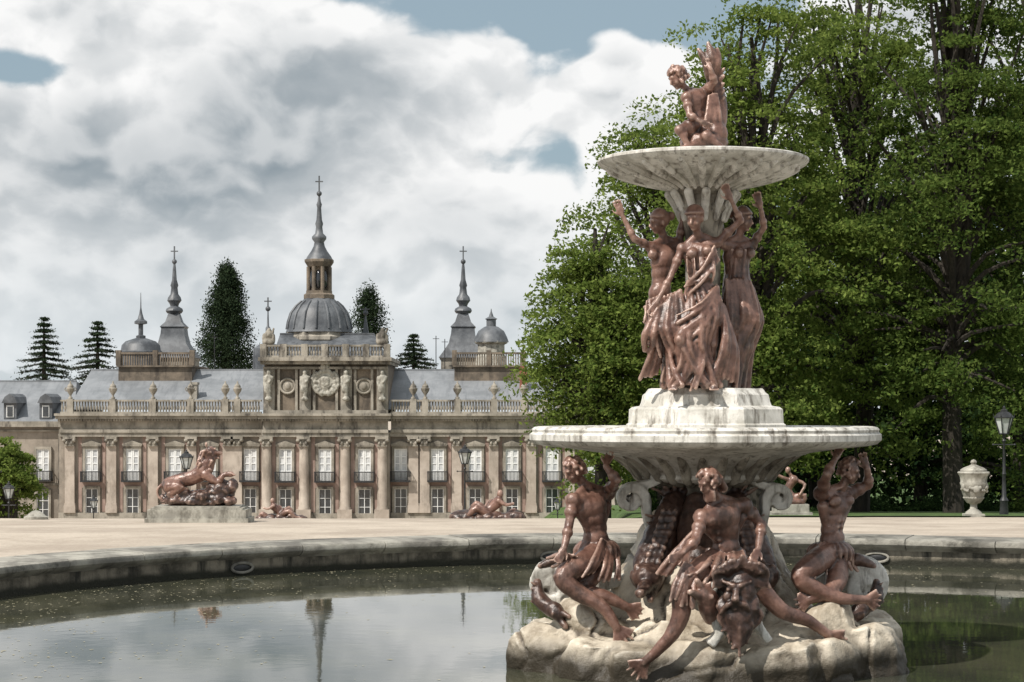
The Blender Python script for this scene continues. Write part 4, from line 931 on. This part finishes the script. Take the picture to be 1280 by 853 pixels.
# ---------------------------------------------------------------- garden things
def gpos(px,d): x=(px-640)*d/F; return Vector((x,d,g(x,d)))
base=thing('stone_plinth','low moulded stone plinth carrying the crouching beast statue','plinth',gpos(250,41))
p=gpos(250,41); k=41/F; mb=MB()
def st(hx,z0,z1,dy=.42): mb.box(p.x-hx*k,p.x+hx*k,41-dy,41+dy,z0,z1)
zt=(H-632)*k
st(64,p.z-.2,p.z+.10,.5); st(61,p.z+.10,zt-.07,.46); st(57,zt-.07,zt-.03,.43); st(53,zt-.03,zt,.4)
obj('plinth_block',mb,'urnstone',base,False)
S=MB(); L_=lambda a,b,dy=0: W(a,b,dy,41)
S.ell(L_(247,627),(.78,.32,.12)); S.ell(L_(275,614),(.32,.28,.26)); S.ell(L_(250,622),(.4,.3,.16)); S.ell(L_(290,608),(.12,.2,.16)); S.ell(L_(222,625),(.3,.28,.11))
for i in range(18): S.ell(L_(random.uniform(203,292),random.uniform(616,627),random.uniform(-.25,.1)),random.uniform(.06,.12))
lr=sculpt('rock_mound',S,'bronzedark',None,.025,1,.04,6)
S=MB()
S.chain([L_(212,607),L_(226,601),L_(242,597),L_(254,590)],[.17,.155,.155,.19],14,5)
S.chain([L_(254,590),L_(260,578),L_(263,568)],[.19,.16,.12],12,4)
S.ell(L_(263,565),(.11,.11,.12)); S.cap(L_(266,565),L_(275,567),.068,.048); S.cap(L_(266,571),L_(273,573),.035,.026); S.ell(L_(277,566),.022)
for s_ in (-1,1):
    S.ell(L_(258,556,s_*.08),(.03,.03,.055)); S.ell(L_(269,561,s_*.06),.022)
    S.chain([L_(257,594,s_*.12),L_(272,603,s_*.15),L_(279,594,s_*.15),L_(289,593,s_*.15)],[.11,.075,.055,.06],9,3)
    S.chain([L_(213,609,s_*.13),L_(226,610,s_*.18),L_(211,620,s_*.2),L_(224,624,s_*.2)],[.15,.12,.055,.055],9,3)
    for q in range(3): S.cap(L_(289,592,s_*.15+(q-1)*.04),L_(294,594,s_*.15+(q-1)*.05),.028,.02,6)
for i in range(60):
    a=random.uniform(0,2*PI); q=L_(257+7*math.cos(a)+random.uniform(-3,3),577+13*math.sin(a),random.uniform(-.17,.17)); S.cap(q,q+Vector((-.05,0,-.10)),.038,.014,7)
S.chain([L_(204,605),L_(197,612),L_(199,622),L_(210,628)],[.04,.03,.03,.045],8,3)
o=sculpt('lion_body',S,'bronze',None,.018,1,.008,8)
root=thing('lion_statue','bronze lion like beast rearing its head on a rock mound, on stone plinth','statue',L_(245,632))
for q in (lr,o): q.parent=root; q.matrix_parent_inverse=Matrix.Translation(root.location).inverted()
def reclining(px0,px1,py0,py1,d,label,flip=1):
    c=(px0+px1)/2; r0=thing('reclining_statue',label,'statue',(((c-640)*d/F),d,g((c-640)*d/F,d)))
    T=lambda u,v,dy=0: W(c+flip*u*(px1-px0)/2,py1+(py0-py1)*v,dy,d); kk=(px1-px0)/2*d/F; s=kk/.75
    S=MB(); 
    for i in range(9): S.ell(T(-.9+.22*i,.0+random.uniform(-.1,.15)),(.2*s,.25*s,.16*s))
    S.ell(T(0,-.3),(kk,.4*s,.25*s)); sculpt('rock_mound',S,'bronzedark',r0,.03,1,.04,5)
    S=MB()
    S.chain([T(-.05,.25),T(.12,.45),T(.3,.65)],[.13*s,.11*s,.13*s],10,4); S.ell(T(.36,.95),(.075*s,.08*s,.1*s)); S.cap(T(.33,.75),T(.36,.9),.05*s,.045*s)
    S.chain([T(.32,.7,-.1),T(.55,.55,-.15),T(.75,.6,-.15)],[.06*s,.045*s,.035*s],8,3); S.chain([T(.26,.7,.1),T(.02,.65,.05),T(-.12,.35,-.1)],[.06*s,.045*s,.035*s],8,3)
    for q in (-.08,.08): S.chain([T(-.05,.25,q*s),T(-.35,.5+q,q*2*s),T(-.6,.15,q*2*s),T(-.85,.12,q*2*s)],[.11*s,.085*s,.055*s,.04*s],9,3)
    S.chain([T(.6,.1),T(.8,.3),T(.9,.15)],[.12*s,.09*s,.05*s],8,3)
    sculpt('figure_body',S,'bronze',r0,.02,1)
reclining(322,380,625,650,45,'small bronze figure reclining low on the gravel beside the beast plinth',-1)
reclining(568,652,616,650,45,'wider bronze reclining group low on the gravel before the palace centre right')
r0=thing('garden_statue','pale reddish twisting figure on small stone block, seen under the right bowl edge','statue',gpos(988,50))
T=lambda a,b,dy=0: W(a,b,dy,50)
mb=MB(); k=50/F; q=gpos(988,50); mb.box(q.x-25*k,q.x+25*k,49.6,50.4,q.z-.1,(H-640)*k); mb.box(q.x-21*k,q.x+21*k,49.65,50.35,(H-640)*k,(H-630)*k); obj('plinth_block',mb,'urnstone',r0,False)
S=MB(); S.ell(T(988,627),(.36,.25,.12)); S.chain([T(990,624),T(985,612),T(992,600)],[.13,.10,.12],10,4); S.ell(T(985,588),(.07,.07,.09)); S.cap(T(990,597),T(986,590),.05,.045)
S.chain([T(994,600),T(1006,606,-.1),T(1000,618,-.15)],[.055,.045,.03],8,3); S.chain([T(986,600),T(972,594,-.05),T(966,584,-.05)],[.055,.045,.03],8,3)
S.chain([T(990,622),T(1006,620,-.1),T(1002,632,-.1)],[.1,.075,.045],8,3); S.chain([T(986,622),T(970,616,-.1),T(968,630,-.1)],[.1,.075,.045],8,3); sculpt('figure_body',S,'bronze',r0,.02,1)
q=gpos(1217,47); ur=thing('stone_vase','large carved pale stone vase with lid on a foot beside the lamp','vase',q)
z=q.z
mb=MB(); mb.box(q.x-.22,q.x+.22,46.78,47.22,z-.1,z+.08)
mb.lathe([(.20,z+.08),(.18,z+.12),(.085,z+.20),(.08,z+.30),(.13,z+.34),(.20,z+.42),(.265,z+.56),(.295,z+.74),(.32,z+.80),(.30,z+.84),(.32,z+.95),(.375,z+1.04),(.36,z+1.07),(.28,z+1.08)],(q.x,47,0),32); vb=obj('vase_body',mb,'urnstone',ur,ang=50)
mb=MB(); mb.lathe([(.31,z+1.08),(.31,z+1.11),(.24,z+1.16),(.11,z+1.21),(.05,z+1.24),(.075,z+1.29),(.05,z+1.34),(0,z+1.36)],(q.x,47,0),32); obj('lid',mb,'urnstone',ur,ang=50)
S=MB()
for s_ in (-1,1): S.ell((q.x+s_*.27,46.88,z+.72),(.05,.08,.09))
S.ell((q.x,46.70,z+.66),(.08,.05,.10)); 
for i in range(14): a=-PI/2+(i-6.5)*.2; S.ell((q.x+.30*math.cos(a),47+.30*math.sin(a),z+.66+.05*math.sin(i*1.8)),.04)
for i in range(24): a=2*PI*i/24; S.cap((q.x+.14*math.cos(a),47+.14*math.sin(a),z+.35),(q.x+.225*math.cos(a),47+.225*math.sin(a),z+.46),.027,.027,6)
sculpt('carved_relief',S,'urnstone',ur,.016,1)
def lamp(h=3.3,s=1.0):
    root=thing('street_lamp','','lamp',(0,0,0),'iron lanterns on posts')
    mb=MB(); mb.lathe([(.18,0),(.18,.12),(.12,.18),(.10,.5),(.12,.55),(.06,.65),(.045,1.2),(.06,1.24),(.04,1.3),(.032,h-.95),(.06,h-.9),(.03,h-.85),(.05,h-.72)],(0,0,0),12)
    mb.tube([(-.28,0,h-1.0),(.28,0,h-1.0)],.018,6); mb.ell((-.28,0,h-1.0),.03); mb.ell((.28,0,h-1.0),.03)
    obj('post',mb,'iron',root)
    mb=MB(); z=h-.72
    for i in range(6):
        a=2*PI*i/6; mb.tube([(.12*math.cos(a),.12*math.sin(a),z),(.24*math.cos(a),.24*math.sin(a),z+.42)],.016,5)
    mb.lathe([(.12,z-.02),(.13,z),(.12,z+.02)],(0,0,0),6); mb.lathe([(.27,z+.41),(.27,z+.44),(.23,z+.47),(.16,z+.55),(.09,z+.58),(.09,z+.62),(.03,z+.66),(.04,z+.69),(0,z+.74)],(0,0,0),6)
    for i in range(6):
        a=2*PI*i/6; mb.cap((.26*math.cos(a),.26*math.sin(a),z+.44),(.28*math.cos(a),.28*math.sin(a),z+.52),.014,.006,5)
    fr=obj('lantern_frame',mb,'iron',root); mb=MB(); mb.lathe([(.10,z+.01),(.225,z+.41)],(0,0,0),6); obj('lamp_glass',mb,'lampglass',fr,False)
    return root
L0=lamp(4.4); lampsp=[(581,556,75,'iron lantern post before the palace facade, right of its centre'),(233,562,75,'iron lantern post rising behind the beast statue'),(11,602,84,'iron lantern post at the left edge by the small tree'),(117,620,118,'small distant iron lantern near the left palace columns'),(697,622,118,'small distant iron lantern between the trees and the left merman')]
for i,(px,py,d,lb) in enumerate(lampsp):
    x=(px-640)*d/F; z=(H-py)*d/F-4.4
    if i==0: L0.location=(x,d,z); L0['label']=lb
    else: dup(L0,(x,d,z),lb)
L1=lamp(3.0,1); d=52; x=(1255-640)*d/F; L1.location=(x,d,(H-508)*d/F-3.0); L1['label']='tall black iron lantern post beside the stone vase at right'
q=gpos(45,43); mb=MB(); mb.lathe([(.26,q.z-.1),(.26,q.z+.06),(.2,q.z+.08),(.17,q.z+.12),(.08,q.z+.18),(0,q.z+.2)],(q.x,q.y,0),16); tag(obj('stone_finial',mb,'urnstone',ang=40),'low round pale stone knob on the gravel at far left','stone')
print('DONE')
